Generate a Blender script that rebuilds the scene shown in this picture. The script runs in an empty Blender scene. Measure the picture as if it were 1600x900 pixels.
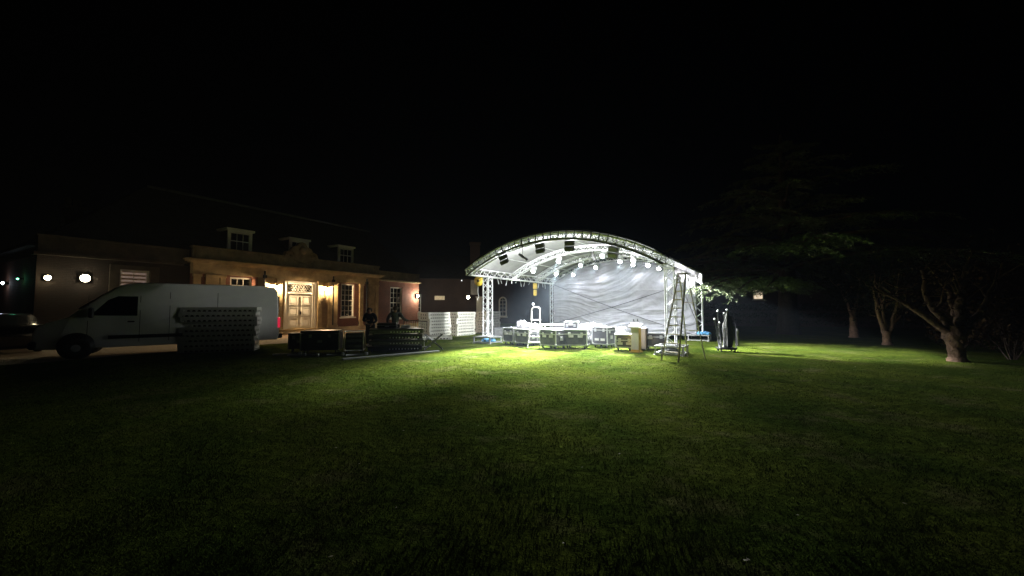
import bpy, math, random
import numpy as np
from mathutils import Vector, Matrix, noise

random.seed(7)
R = math.radians
SC = bpy.context.scene
COL = SC.collection

# ------------------------------------------------------------------ camera
cam_d = bpy.data.cameras.new('camera')
cam = bpy.data.objects.new('camera', cam_d)
COL.objects.link(cam)
cam.location = (0, 0, 1.7)
cam.rotation_euler = (R(90) + math.atan(30 / 615), 0, 0)
cam_d.sensor_width = 36
cam_d.lens = 615 / 1600 * 36
cam_d.clip_end = 1500
SC.camera = cam

# ------------------------------------------------------------------ night sky
W = bpy.data.worlds.new('World')
SC.world = W
W.use_nodes = True
wn = W.node_tree
bg = wn.nodes['Background']
sky = wn.nodes.new('ShaderNodeTexSky')
sky.sky_type = 'NISHITA'
sky.sun_disc = False
sky.sun_elevation = R(-6)
sky.sun_rotation = R(0)
wn.links.new(sky.outputs[0], bg.inputs[0])
bg.inputs[1].default_value = 0.02

SC.view_settings.view_transform = 'Standard'
SC.view_settings.look = 'None'
SC.view_settings.gamma = 1
SC.view_settings.use_curve_mapping = False
SC.view_settings.exposure = 0
SC.cycles.use_denoising = True
SC.cycles.max_bounces = 6
SC.cycles.sample_clamp_indirect = 4

# light levels (watts)
PAR_W, PAR_SPILL, FLOOD_W = 21000, 640, 520
SCONCE_W, WALL_W = 640, 320


# ------------------------------------------------------------------ materials
MATS = {}


def mat(name, col, rough=0.6, metal=0.0, var=0.25, scale=6.0, bump=0.0, bscale=40.0, emit=None, estr=0.0, spec=0.5, trans=0.0, alt=None):
    if name in MATS:
        return MATS[name]
    m = bpy.data.materials.new(name)
    m.use_nodes = True
    nt = m.node_tree
    b = nt.nodes['Principled BSDF']
    b.inputs['Roughness'].default_value = rough
    b.inputs['Metallic'].default_value = metal
    b.inputs['Specular IOR Level'].default_value = spec
    b.inputs['Transmission Weight'].default_value = trans
    tc = nt.nodes.new('ShaderNodeTexCoord')
    nz = nt.nodes.new('ShaderNodeTexNoise')
    nz.inputs['Scale'].default_value = scale
    nz.inputs['Detail'].default_value = 5
    nz.inputs['Roughness'].default_value = 0.62
    nt.links.new(tc.outputs['Object'], nz.inputs['Vector'])
    rmp = nt.nodes.new('ShaderNodeValToRGB')
    c0 = [max(0, c * (1 - var)) for c in col]
    c1 = [min(1, c * (1 + var)) for c in col] if alt is None else alt
    rmp.color_ramp.elements[0].color = (*c0, 1)
    rmp.color_ramp.elements[1].color = (*c1, 1)
    rmp.color_ramp.elements[0].position = 0.3
    rmp.color_ramp.elements[1].position = 0.7
    nt.links.new(nz.outputs['Fac'], rmp.inputs[0])
    nt.links.new(rmp.outputs[0], b.inputs['Base Color'])
    if bump:
        n2 = nt.nodes.new('ShaderNodeTexNoise')
        n2.inputs['Scale'].default_value = bscale
        n2.inputs['Detail'].default_value = 6
        nt.links.new(tc.outputs['Object'], n2.inputs['Vector'])
        bp = nt.nodes.new('ShaderNodeBump')
        bp.inputs['Strength'].default_value = bump
        bp.inputs['Distance'].default_value = 0.05
        nt.links.new(n2.outputs['Fac'], bp.inputs['Height'])
        nt.links.new(bp.outputs[0], b.inputs['Normal'])
    if emit:
        b.inputs['Emission Color'].default_value = (*emit, 1)
        b.inputs['Emission Strength'].default_value = estr
    MATS[name] = m
    return m


def brick_mat(name, c1, c2, mortar, sx=1.0, rough=0.85, bw=0.225, bh=0.075, ms=0.012, bump=0.4):
    m = bpy.data.materials.new(name)
    m.use_nodes = True
    nt = m.node_tree
    b = nt.nodes['Principled BSDF']
    b.inputs['Roughness'].default_value = rough
    tc = nt.nodes.new('ShaderNodeTexCoord')
    sp = nt.nodes.new('ShaderNodeSeparateXYZ')
    ad = nt.nodes.new('ShaderNodeMath')
    cb = nt.nodes.new('ShaderNodeCombineXYZ')
    nt.links.new(tc.outputs['Object'], sp.inputs[0])
    nt.links.new(sp.outputs[0], ad.inputs[0])
    nt.links.new(sp.outputs[1], ad.inputs[1])
    nt.links.new(ad.outputs[0], cb.inputs[0])
    nt.links.new(sp.outputs[2], cb.inputs[1])
    br = nt.nodes.new('ShaderNodeTexBrick')
    br.inputs['Scale'].default_value = 1
    br.inputs['Brick Width'].default_value = bw
    br.inputs['Row Height'].default_value = bh
    br.inputs['Mortar Size'].default_value = ms
    br.inputs['Color1'].default_value = (*c1, 1)
    br.inputs['Color2'].default_value = (*c2, 1)
    br.inputs['Mortar'].default_value = (*mortar, 1)
    nt.links.new(cb.outputs[0], br.inputs['Vector'])
    nz = nt.nodes.new('ShaderNodeTexNoise')
    nz.inputs['Scale'].default_value = 1.3
    nz.inputs['Detail'].default_value = 6
    nt.links.new(tc.outputs['Object'], nz.inputs['Vector'])
    mx = nt.nodes.new('ShaderNodeMix')
    mx.data_type = 'RGBA'
    mx.blend_type = 'MULTIPLY'
    mx.inputs[0].default_value = 0.6
    nt.links.new(br.outputs['Color'], mx.inputs[6])
    nt.links.new(nz.outputs['Fac'], mx.inputs[7])
    nt.links.new(mx.outputs[2], b.inputs['Base Color'])
    bp = nt.nodes.new('ShaderNodeBump')
    bp.inputs['Strength'].default_value = bump
    bp.inputs['Distance'].default_value = 0.01
    bp.invert = True
    nt.links.new(br.outputs['Fac'], bp.inputs['Height'])
    nt.links.new(bp.outputs[0], b.inputs['Normal'])
    MATS[name] = m
    return m


def glow(name, col, strength):
    m = bpy.data.materials.new(name)
    m.use_nodes = True
    b = m.node_tree.nodes['Principled BSDF']
    b.inputs['Base Color'].default_value = (*col, 1)
    b.inputs['Emission Color'].default_value = (*col, 1)
    b.inputs['Emission Strength'].default_value = strength
    return m


ALU = mat('aluminium', (.86, .87, .88), .45, .1, .12, 9)
ALU_DULL = mat('dull_aluminium', (.55, .55, .55), .5, .5, .2, 8)
BLACKM = mat('black_paint', (.018, .018, .02), .45, 0, .3, 12)
RUBBER = mat('rubber', (.012, .012, .012), .8, 0, .3, 20)
ROOF_PVC = mat('roof_fabric', (.31, .31, .31), .85, 0, .16, 1.2, .25, 3, spec=.1)
TARP = mat('backdrop_fabric', (.37, .37, .415), .9, 0, .14, 1.6, .3, 6, spec=.08)
LAMINATE = mat('case_laminate', (.10, .10, .118), .42, 0, .35, 5, .1, 60)
CASE_TRIM = mat('case_trim', (.75, .76, .77), .35, .55, .08, 9)
WHITE_LABEL = mat('white_label', (.8, .8, .78), .6, 0, .06, 30)
WOOD = mat('lectern_wood', (.66, .42, .075), .45, 0, .3, 3, .1, 30)
CLOTH = mat('white_cloth', (.36, .36, .38), .9, 0, .3, 5, .4, 16)
BLUE = mat('blue_cloth', (.15, .42, .75), .7, 0, .3, 6, .3, 25)
YELLOW = mat('yellow_paint', (.85, .6, .08), .45, 0, .12, 8)
STONE = brick_mat('ashlar_stone', (.46, .33, .17), (.40, .28, .145), (.27, .2, .11), bw=.9, bh=.33, ms=.008)
STONE_PLAIN = mat('dressed_stone', (.44, .33, .175), .8, 0, .3, 2.2, .3, 30)
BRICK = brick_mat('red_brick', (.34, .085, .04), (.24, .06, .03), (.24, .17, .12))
BRICK_SHADED = brick_mat('shaded_brick', (.06, .036, .026), (.045, .03, .022), (.055, .047, .038))  # darkened brick: the left wing's fall-off of light is put into the colour
STONE_SHADED = mat('shaded_stone', (.07, .056, .038), .85, 0, .35, 2.2, .3, 30)  # darkened dressed stone, the left wing's shade painted into its colour
SLATE = brick_mat('roof_slate', (.045, .045, .05), (.03, .03, .034), (.015, .015, .015), bw=.3, bh=.16, ms=.008, rough=.75)
WHITEP = mat('white_paint', (.76, .74, .68), .45, 0, .07, 4)
GLASS = mat('dark_glass', (.012, .014, .016), .04, 0, .2, 2, .06, 2.2, spec=.9)
IRON = mat('dark_iron', (.02, .02, .02), .5, .6, .3, 10)
VANW = mat('van_paint', (.78, .77, .75), .25, 0, .05, 2)
VANGLASS = mat('van_glass', (.006, .008, .009), .05, 0, .2, 2, spec=.8)
CARP = mat('dark_car_paint', (.02, .022, .026), .15, 0, .1, 3, spec=.9)
BARK = mat('pale_bark', (.36, .22, .14), .9, 0, .4, 7, .9, 14)
BARKD = mat('dark_bark', (.10, .07, .05), .9, 0, .4, 7, .9, 14)
LEAF = mat('tree_leaves', (.03, .036, .016), .95, 0, .5, 3, spec=.05)
LEAFB = mat('russet_leaves', (.035, .02, .01), .95, 0, .5, 3, spec=.05)
NEEDLE = mat('cedar_needles', (.095, .125, .05), .65, 0, .45, 2.5)
SKIN = mat('skin', (.52, .30, .21), .55, 0, .1, 12)
HAIR = mat('brown_hair', (.05, .028, .014), .7, 0, .4, 40)
NAVY = mat('navy_wool', (.016, .02, .032), .9, 0, .3, 30, .3, 80)
GREYW = mat('grey_wool', (.10, .105, .115), .9, 0, .25, 30, .3, 80)
TROUS = mat('dark_trousers', (.02, .02, .024), .9, 0, .3, 20, .3, 60)


# ------------------------------------------------------------------ mesh builder
class MB:
    def __init__(s):
        s.v, s.f, s.sm = [], [], []

    def add(s, vs, fs, smooth=False):
        o = len(s.v)
        s.v += [tuple(v) for v in vs]
        s.f += [tuple(i + o for i in f) for f in fs]
        s.sm += [smooth] * len(fs)
        return s

    def box(s, c, d, rot=None, taper=1.0):
        x, y, z = d[0] / 2, d[1] / 2, d[2] / 2
        t = taper
        vs = [Vector(p) for p in ((-x, -y, -z), (x, -y, -z), (x, y, -z), (-x, y, -z), (-x * t, -y * t, z), (x * t, -y * t, z), (x * t, y * t, z), (-x * t, y * t, z))]
        if rot is not None:
            vs = [rot @ v for v in vs]
        c = Vector(c)
        return s.add([v + c for v in vs], [(0, 3, 2, 1), (4, 5, 6, 7), (0, 1, 5, 4), (1, 2, 6, 5), (2, 3, 7, 6), (3, 0, 4, 7)])

    def bb(s, x0, x1, y0, y1, z0, z1):
        return s.box(((x0 + x1) / 2, (y0 + y1) / 2, (z0 + z1) / 2), (abs(x1 - x0), abs(y1 - y0), abs(z1 - z0)))

    def cbox(s, c, d, b=.02, rot=None):
        """box with chamfered edges"""
        hx, hy, hz = d[0] / 2, d[1] / 2, d[2] / 2
        b = min(b, hx * .9, hy * .9, hz * .9)
        pts = []
        for sx in (-1, 1):
            for sy in (-1, 1):
                for sz in (-1, 1):
                    pts += [(sx * hx, sy * (hy - b), sz * (hz - b)), (sx * (hx - b), sy * hy, sz * (hz - b)), (sx * (hx - b), sy * (hy - b), sz * hz)]
        import bmesh
        bm = bmesh.new()
        for p in pts:
            bm.verts.new(p)
        bmesh.ops.convex_hull(bm, input=bm.verts)
        bmesh.ops.dissolve_limit(bm, angle_limit=.01, verts=bm.verts, edges=bm.edges)
        bm.verts.index_update()
        c = Vector(c)
        vs = [(rot @ v.co if rot is not None else v.co) + c for v in bm.verts]
        fs = [[v.index for v in f.verts] for f in bm.faces]
        bm.free()
        return s.add(vs, fs)

    def tube(s, pts, r, n=6, cap=True, smooth=True, rid=0.0):
        pts = [Vector(p) for p in pts]
        rs = r if isinstance(r, (list, tuple)) else [r] * len(pts)
        vs, fs = [], []
        for i, p in enumerate(pts):
            d = (pts[min(i + 1, len(pts) - 1)] - pts[max(i - 1, 0)])
            if d.length < 1e-9:
                d = Vector((0, 0, 1))
            d.normalize()
            a = Vector((0, 0, 1)) if abs(d.z) < .9 else Vector((1, 0, 0))
            u = d.cross(a).normalized()
            w = d.cross(u)
            for k in range(n):
                t = 2 * math.pi * k / n
                k_ = 1 + rid * (math.sin(5 * t + 1.1 * i) * .6 + .9 * noise.noise((3 * math.cos(t), 3 * math.sin(t), i * .9))) if rid else 1
                vs.append(p + (u * math.cos(t) + w * math.sin(t)) * rs[i] * k_)
        for i in range(len(pts) - 1):
            for k in range(n):
                fs.append((i * n + k, i * n + (k + 1) % n, (i + 1) * n + (k + 1) % n, (i + 1) * n + k))
        if cap:
            fs.append(tuple(range(n)))
            fs.append(tuple(reversed(range((len(pts) - 1) * n, len(pts) * n))))
        return s.add(vs, fs, smooth)

    def bar(s, p0, p1, w, h):
        p0, p1 = Vector(p0), Vector(p1)
        d = p1 - p0
        L = d.length
        d.normalize()
        a = Vector((0, 0, 1)) if abs(d.z) < .95 else Vector((0, 1, 0))
        u = d.cross(a).normalized()
        v = u.cross(d)
        rot = Matrix((u, d, v)).transposed()
        return s.box((p0 + p1) / 2, (w, L, h), rot)

    def lathe(s, prof, c=(0, 0, 0), n=16, rot=None, smooth=True):
        vs, fs = [], []
        for r, z in prof:
            for k in range(n):
                t = 2 * math.pi * k / n
                v = Vector((r * math.cos(t), r * math.sin(t), z))
                vs.append((rot @ v if rot is not None else v) + Vector(c))
        for i in range(len(prof) - 1):
            for k in range(n):
                fs.append((i * n + k, i * n + (k + 1) % n, (i + 1) * n + (k + 1) % n, (i + 1) * n + k))
        fs.append(tuple(reversed(range(n))))
        fs.append(tuple(range((len(prof) - 1) * n, len(prof) * n)))
        return s.add(vs, fs, smooth)

    def prism(s, poly, y0, y1, inset0=0, inset1=0):
        """poly in x,z extruded along y"""
        n = len(poly)
        cx = sum(p[0] for p in poly) / n
        cz = sum(p[1] for p in poly) / n

        def sh(p, k):
            return (p[0] + (cx - p[0]) * k, p[1] + (cz - p[1]) * k)
        a = [sh(p, inset0) for p in poly]
        b = [sh(p, inset1) for p in poly]
        vs = [(p[0], y0, p[1]) for p in a] + [(p[0], y1, p[1]) for p in b]
        fs = [tuple(range(n)), tuple(reversed(range(n, 2 * n)))]
        fs += [(i, i + n, (i + 1) % n + n, (i + 1) % n) for i in range(n)]
        return s.add(vs, fs)

    def grid(s, fn, nu, nv, smooth=True):
        vs = [fn(i / nu, j / nv) for j in range(nv + 1) for i in range(nu + 1)]
        fs = [(j * (nu + 1) + i, j * (nu + 1) + i + 1, (j + 1) * (nu + 1) + i + 1, (j + 1) * (nu + 1) + i) for j in range(nv) for i in range(nu)]
        return s.add(vs, fs, smooth)

    def build(s, name, m, parent=None, loc=None, rotz=0):
        me = bpy.data.meshes.new(name)
        me.from_pydata(s.v, [], s.f)
        me.polygons.foreach_set('use_smooth', s.sm)
        me.materials.append(m)
        me.update()
        o = bpy.data.objects.new(name, me)
        COL.objects.link(o)
        if parent is not None:
            o.parent = parent
        if loc is not None:
            o.location = loc
        o.rotation_euler = (0, 0, rotz)
        return o


def tag(o, label, cat, group=None, kind=None):
    o['label'] = label
    o['category'] = cat
    if group:
        o['group'] = group
    if kind:
        o['kind'] = kind
    return o


def thing(name, label, cat, loc=(0, 0, 0), rotz=0, group=None):
    o = bpy.data.objects.new(name, None)
    o.empty_display_size = .2
    COL.objects.link(o)
    o.location = loc
    o.rotation_euler = (0, 0, rotz)
    return tag(o, label, cat, group)


def struct(o):
    o['kind'] = 'structure'
    return o


def copy_tree(o, parent=None):
    c = o.copy()
    COL.objects.link(c)
    if parent is not None:
        c.parent = parent
    for ch in list(o.children):
        copy_tree(ch, c)
    return c


def light(name, kind, energy, col, parent=None, loc=(0, 0, 0), aim=None, size=.05, spot=None, blend=.6):
    d = bpy.data.lights.new(name, kind)
    d.energy = energy
    d.color = col
    d.shadow_soft_size = size
    if kind == 'SPOT':
        d.spot_size = R(spot)
        d.spot_blend = blend
    o = bpy.data.objects.new(name, d)
    COL.objects.link(o)
    if parent is not None:
        o.parent = parent
    o.location = loc
    if aim is not None:
        o.rotation_euler = Vector(aim).to_track_quat('-Z', 'Y').to_euler()
    return o


# ------------------------------------------------------------------ ground
m = bpy.data.materials.new('lawn_turf')
m.use_nodes = True
nt = m.node_tree
b = nt.nodes['Principled BSDF']
b.inputs['Roughness'].default_value = .9
b.inputs['Specular IOR Level'].default_value = 0
tc = nt.nodes.new('ShaderNodeTexCoord')


def nz(scale, detail=6, rough=.6):
    n = nt.nodes.new('ShaderNodeTexNoise')
    n.inputs['Scale'].default_value = scale
    n.inputs['Detail'].default_value = detail
    n.inputs['Roughness'].default_value = rough
    nt.links.new(tc.outputs['Object'], n.inputs['Vector'])
    return n


def ramp(src, e):
    r = nt.nodes.new('ShaderNodeValToRGB')
    for i, (p, c) in enumerate(e):
        el = r.color_ramp.elements[i] if i < 2 else r.color_ramp.elements.new(p)
        el.position = p
        el.color = (*c, 1)
    nt.links.new(src, r.inputs[0])
    return r.outputs[0]


n1, n2, n3 = nz(.55), nz(9), nz(70, 3)
ca = ramp(n1.outputs[0], [(.38, (.048, .080, .012)), (.6, (.086, .114, .017))])
cb2 = ramp(n2.outputs[0], [(.3, (.6, .6, .6)), (.7, (1.25, 1.2, 1.15))])
mx = nt.nodes.new('ShaderNodeMix')
mx.data_type = 'RGBA'
mx.blend_type = 'MULTIPLY'
mx.inputs[0].default_value = 1
nt.links.new(ca, mx.inputs[6])
nt.links.new(cb2, mx.inputs[7])
# worn bare patches
n4 = nz(.9, 7, .7)
fac = ramp(n4.outputs[0], [(.53, (0, 0, 0)), (.68, (.7, .7, .7))])
mx2 = nt.nodes.new('ShaderNodeMix')
mx2.data_type = 'RGBA'
nt.links.new(fac, mx2.inputs[0])
nt.links.new(mx.outputs[2], mx2.inputs[6])
mx2.inputs[7].default_value = (.135, .125, .055, 1)
nt.links.new(mx2.outputs[2], b.inputs['Base Color'])
n5 = nz(2.4, 5)
adn = nt.nodes.new('ShaderNodeMath')
adn.operation = 'MULTIPLY_ADD'
nt.links.new(n2.outputs[0], adn.inputs[0])
adn.inputs[1].default_value = 2.0
nt.links.new(n3.outputs[0], adn.inputs[2])
bp = nt.nodes.new('ShaderNodeBump')
bp.inputs['Strength'].default_value = .55
bp.inputs['Distance'].default_value = .05
ad5 = nt.nodes.new('ShaderNodeMath')
ad5.operation = 'MULTIPLY_ADD'
nt.links.new(n5.outputs[0], ad5.inputs[0])
ad5.inputs[1].default_value = 6.0
nt.links.new(adn.outputs[0], ad5.inputs[2])
nt.links.new(ad5.outputs[0], bp.inputs['Height'])
nt.links.new(bp.outputs[0], b.inputs['Normal'])
LAWN = m


def lawn_z(x, y):
    """gentle unevenness of the lawn, flat under the things"""
    return 0.0


lawn = MB().add([(-400, -100, 0), (400, -100, 0), (400, 600, 0), (-400, 600, 0)], [(0, 1, 2, 3)]).build('lawn', LAWN)
struct(lawn)

# building frame: origin on the facade under the door, +x along the facade, +y into the house
BO, BA = Vector((-13.95, 26.0, 0)), math.atan2(.868, .497)


def bw(x, y, z=0):
    c, s = math.cos(BA), math.sin(BA)
    return Vector((BO.x + c * x - s * y, BO.y + s * x + c * y, z))


GRAVEL = mat('gravel', (.27, .23, .17), .95, 0, .35, 22, .6, 120)
drive = MB()
# driveway in front of the house with an uneven lawn edge
xs = np.linspace(-40, 13, 70)
top = [bw(x, 1.0, .004) for x in xs]
low = [bw(x, -6.3 + .12 * math.sin(x * 1.7) + .1 * math.sin(x * 4.1), .004) for x in xs]
drive.add(top + low, [(i, i + 70, i + 71, i + 1) for i in range(69)])
struct(drive.build('driveway', GRAVEL))
PAVE = brick_mat('paving', (.30, .17, .10), (.25, .14, .085), (.16, .11, .08), bw=.6, bh=.4, ms=.012)
apron = MB().add([bw(-5.0, -3.6, .008), bw(6.2, -3.6, .008), bw(6.2, .2, .008), bw(-5.0, .2, .008)], [(0, 1, 2, 3)])
struct(apron.build('forecourt_path', mat('forecourt', (.30, .19, .11), .85, 0, .3, 3, .4, 40)))

# grass blades near the camera and round the lit ground
rng = np.random.default_rng(3)


def blades(n, x0, x1, y0, y1, hmin, hmax, wid):
    x = rng.uniform(x0, x1, n)
    u = rng.uniform(0, 1, n)
    y = y0 * (y1 / y0) ** u
    x = x * y
    h = rng.uniform(hmin, hmax, n) * (.55 + .45 * np.sin(x * 2.1 + 1.7 * np.sin(y * 1.3)) ** 2)
    a = rng.uniform(0, 2 * np.pi, n)
    w = wid * (1 + .06 * y)
    lean = rng.normal(0, .55, (n, 2)) * h[:, None]
    p0 = np.stack([x - np.cos(a) * w, y - np.sin(a) * w, np.full(n, -.002)], 1)
    p1 = np.stack([x + np.cos(a) * w, y + np.sin(a) * w, np.full(n, -.002)], 1)
    p2 = np.stack([x + lean[:, 0], y + lean[:, 1], h], 1)
    return np.stack([p0, p1, p2], 1).reshape(-1, 3)


gv = blades(170000, -1.45, 1.45, 1.7, 13, .012, .04, .0028)
me = bpy.data.meshes.new('grass')
n = len(gv)
me.vertices.add(n)
me.vertices.foreach_set('co', gv.ravel())
me.loops.add(n)
me.loops.foreach_set('vertex_index', np.arange(n, dtype=np.int32))
me.polygons.add(n // 3)
me.polygons.foreach_set('loop_start', np.arange(0, n, 3, dtype=np.int32))
me.update()
me.materials.append(mat('grass_blades', (.06, .082, .013), 1, 0, .3, 1.5, spec=0))
go = bpy.data.objects.new('grass', me)
COL.objects.link(go)
tag(go, 'short mown green grass blades across the dark lawn in the foreground', 'grass', kind='stuff')

# pale fallen leaves scattered over the lawn
fl = MB()
rl = random.Random(17)
for i in range(46):
    y = rl.uniform(2.6, 13)
    x = rl.uniform(-1.0, 1.1) * y
    a, r_ = rl.uniform(0, 6.28), rl.uniform(.008, .017)
    c_ = Vector((x, y, rl.uniform(.022, .04)))
    tl = rl.uniform(-.5, .5)
    fl.add([c_ + Vector((math.cos(a + t) * r_ * q, math.sin(a + t) * r_ * q, tl * r_ * math.cos(t))) for t, q in ((0, 1.3), (1.1, .7), (2.2, .6), (3.14, 1.2), (4.1, .6), (5.2, .7))], [(0, 1, 2, 3, 4, 5)])
tag(fl.build('fallen_leaves', mat('dry_leaf', (.42, .38, .27), .8, 0, .4, 3)), 'pale dry leaves scattered over the dark foreground lawn', 'leaves', kind='stuff')

# ------------------------------------------------------------------ main house
house = thing('brick_house', 'long low brick and stone house with white double door and slate roof with dormers', 'house', BO, BA)


def part(mb, name, mt, parent=house, label=None):
    o = mb.build(name, mt, parent)
    if label:
        o['label'] = label
    return o


XL, XR, DEP, CORN, PAR = -11.3, 11.4, 8.0, 4.2, 5.0


def wall_with_openings(x0, x1, z0, z1, y0, y1, ops):
    """solid wall in x,z with rectangular holes; ops = (xa, xb, za, zb)"""
    mb = MB()
    xs = sorted({x0, x1, *[o[0] for o in ops], *[o[1] for o in ops]})
    for a, c in zip(xs, xs[1:]):
        hs = sorted([(o[2], o[3]) for o in ops if o[0] <= a + 1e-6 and o[1] >= c - 1e-6])
        z = z0
        for za, zb in hs:
            if za > z:
                mb.bb(a, c, y0, y1, z, za)
            z = zb
        if z < z1:
            mb.bb(a, c, y0, y1, z, z1)
    return mb


# centre: ashlar bay round the door, brick bays at either side; wings of brick
DOOR = (-.98, .98, .30, 3.30)
WIN = {'a': (3.05, 4.2, .98, 3.42), 'b': (-4.2, -3.05, .98, 3.42), 'c': (8.0, 9.35, .75, 3.4), 'd': (-8.75, -7.65, .98, 3.5)}
part(wall_with_openings(-2.7, 2.7, .3, CORN - .7, 0, .35, [DOOR]), 'door_bay_wall', STONE)
part(wall_with_openings(2.7, 6.5, .3, CORN - .7, .02, .35, [WIN['a']]), 'wall', BRICK)
part(wall_with_openings(-6.0, -2.7, .3, CORN - .7, .02, .35, [WIN['b']]), 'wall', BRICK)
part(wall_with_openings(6.5, XR, 0, 3.86, .30, .6, [WIN['c']]), 'wing_wall', BRICK)
part(wall_with_openings(XL, -6.0, 0, 3.9, .30, .6, [WIN['d']]), 'wing_wall', BRICK_SHADED)
part(MB().bb(XR - .3, XR, .6, DEP, 0, 3.86), 'end_wall', BRICK)
part(MB().bb(XL, XL + .3, .6, DEP, 0, 3.9), 'end_wall', BRICK)
part(MB().bb(XL, XR, DEP, DEP + .3, 0, 3.86), 'rear_wall', BRICK)
part(MB().bb(-6.0, 6.5, -.06, .35, 0, .30).bb(6.5, XR + .04, .24, .30, 0, .25), 'plinth', STONE_PLAIN)
# frieze, cornice, parapet
part(MB().bb(-6.0, 6.5, -.03, .35, CORN - .7, CORN - .12), 'frieze', STONE_PLAIN)
cn = MB()
for k, (dz, pr) in enumerate(((0, .14), (.07, .26), (.14, .34))):
    cn.bb(-6.0 - pr, 6.5 + pr, -pr, .35, CORN - .12 + dz, CORN - .05 + dz)
cn.bb(6.5 + .345, XR + .12, .12, .62, 3.86, 3.98)
part(cn, 'cornice', STONE_PLAIN)
part(MB().bb(XL - .12, -6.0 - .345, .12, .62, 3.9, 4.02), 'wing_cornice', STONE_SHADED)
pp = MB().bb(-6.0, 6.5, 0, .3, CORN + .09, PAR - .1).bb(-6.05, 6.55, -.05, .35, PAR - .1, PAR)
for x in np.arange(-5.6, 6.2, 1.68):
    if abs(x) > 1.2:
        pp.bb(x - .26, x + .26, -.04, -.002, CORN + .1, PAR - .11)
pp.bb(6.553, XR + .02, .28, .58, 3.98, 4.62)
part(MB().bb(XL, -6.053, .28, .58, 4.02, 4.7).bb(XL - .04, -6.053, .24, .62, 4.702, 4.78), 'wing_parapet', STONE_SHADED)
pp.bb(6.553, XR + .06, .24, .62, 4.62, 4.7)
PARST = mat('parapet_stone', (.20, .155, .09), .85, 0, .4, 2.0, .4, 30)  # dressed stone darkened, so the dimmer light up here is in the colour
part(pp, 'parapet', PARST)
# pilasters: (centre, width)
for x, w, y in ((-2.1, .5, 0), (-1.45, .34, 0), (1.32, .3, 0), (2.12, .3, 0), (2.52, .34, 0), (4.78, .32, .02), (5.72, .62, .02), (6.25, .3, .02), (-5.1, .62, .02), (-5.8, .32, .02), (-4.6, .26, .02)):
    p = MB().bb(x - w / 2, x + w / 2, y - .12, y - .002, .32, CORN - .86).bb(x - w / 2 - .04, x + w / 2 + .04, y - .16, y - .002, CORN - .858, CORN - .72).bb(x - w / 2 - .04, x + w / 2 + .04, y - .15, y - .002, .302, .44)
    part(p, 'pilaster', STONE_PLAIN)
# crest above the door: carved shield, scrolls and swags
cr = MB()
pts = [(-1.15, PAR), (-1.05, PAR + .3), (-.8, PAR + .36), (-.62, PAR + .62), (-.36, PAR + .72), (-.2, PAR + .96), (0, PAR + 1.02), (.2, PAR + .96), (.36, PAR + .72), (.62, PAR + .62), (.8, PAR + .36), (1.05, PAR + .3), (1.15, PAR)]
cr.prism([(x, z + .003) for x, z in pts], -.05, .25)
for sx in (-1, 1):
    for k in range(10):
        a = k * .62
        r = .27 - .022 * k
        cr.box((sx * (.72 + r * math.cos(a)), -.09, PAR + .12 + r * math.sin(a)), (.09, .1, .09), Matrix.Rotation(a, 3, 'Y'))
cr.lathe([(.02, 0), (.2, .03), (.27, .08), (.24, .14), (.12, .2), (.02, .22)], (0, -.05, PAR + .45), 12, Matrix.Rotation(R(90), 3, 'X'))
for k in range(7):
    cr.lathe([(.01, -.07), (.06, -.03), (.07, .02), (.01, .07)], (-.5 + k / 6, -.1, PAR - .28 - .14 * math.sin(k / 6 * math.pi)), 7)
cr.bb(-1.2, 1.2, -.09, -.052, PAR - .12, PAR - .02)
part(cr, 'carved_crest', PARST)
# steps
st = MB().bb(-1.5, 1.5, -.5, -.063, .008, .298).bb(-1.75, 1.75, -.9, -.503, .008, .16)
part(st, 'steps', STONE_PLAIN)

# door with leaves, panels, transom
dr = part(MB().bb(-.98, -.86, .02, .3, .3, 3.3).bb(.86, .98, .02, .3, .3, 3.3).bb(-.86, .86, .02, .3, 3.2, 3.3).bb(-.86, .86, .02, .3, 2.58, 2.68).bb(-1.12, 1.12, -.03, -.003, 3.31, 3.4).bb(-1.12, -.985, -.03, -.003, .302, 3.308).bb(.985, 1.12, -.03, -.003, .302, 3.308), 'door', WHITEP)
for sx in (-1, 1):
    lf = MB().bb(sx * .004, sx * .858, .12, .17, .31, 2.57)
    for za, zb in ((.42, 1.02), (1.14, 1.72), (1.84, 2.44)):
        xa, xb = .12, .74
        for (p, q, r_, s_) in ((xa, xb, za, za + .05), (xa, xb, zb - .05, zb), (xa, xa + .05, za + .052, zb - .052), (xb - .05, xb, za + .052, zb - .052)):
            lf.bb(sx * p, sx * q, .065, .118, r_, s_)
        lf.bb(sx * (xa + .1), sx * (xb - .1), .085, .118, za + .1, zb - .1)
    lo = part(lf, 'door_leaf', WHITEP, dr)
part(MB().bb(.03, .1, .075, .117, 1.22, 1.42).tube([(.065, .03, 1.26), (.065, .03, 1.38)], .014).tube([(.065, .118, 1.26), (.065, .03, 1.26)], .01).tube([(.065, .118, 1.38), (.065, .03, 1.38)], .01), 'handle', IRON, dr)
# transom: glass with curling leadwork
part(MB().bb(-.857, .857, .16, .18, 2.683, 3.197), 'transom_glass', GLASS, dr)
tl = MB()
for k in range(9):
    cx = -.76 + k * .19
    for q in range(2):
        cz = 2.82 + q * .24
        tl.tube([(cx + .075 * math.cos(t) * (1 + .12 * ((k + q) % 2)), .145, cz + .095 * math.sin(t)) for t in np.linspace(0, 5.3 + (k % 3) * .3, 10)], .017, 4)
for k in range(6):
    x = -.8 + k * .3
    tl.tube([(x, .143, 2.7), (x + .13, .143, 2.93), (x + .26, .143, 3.18)], .013, 4)
part(tl, 'transom_tracery', WHITEP, dr)


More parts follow.
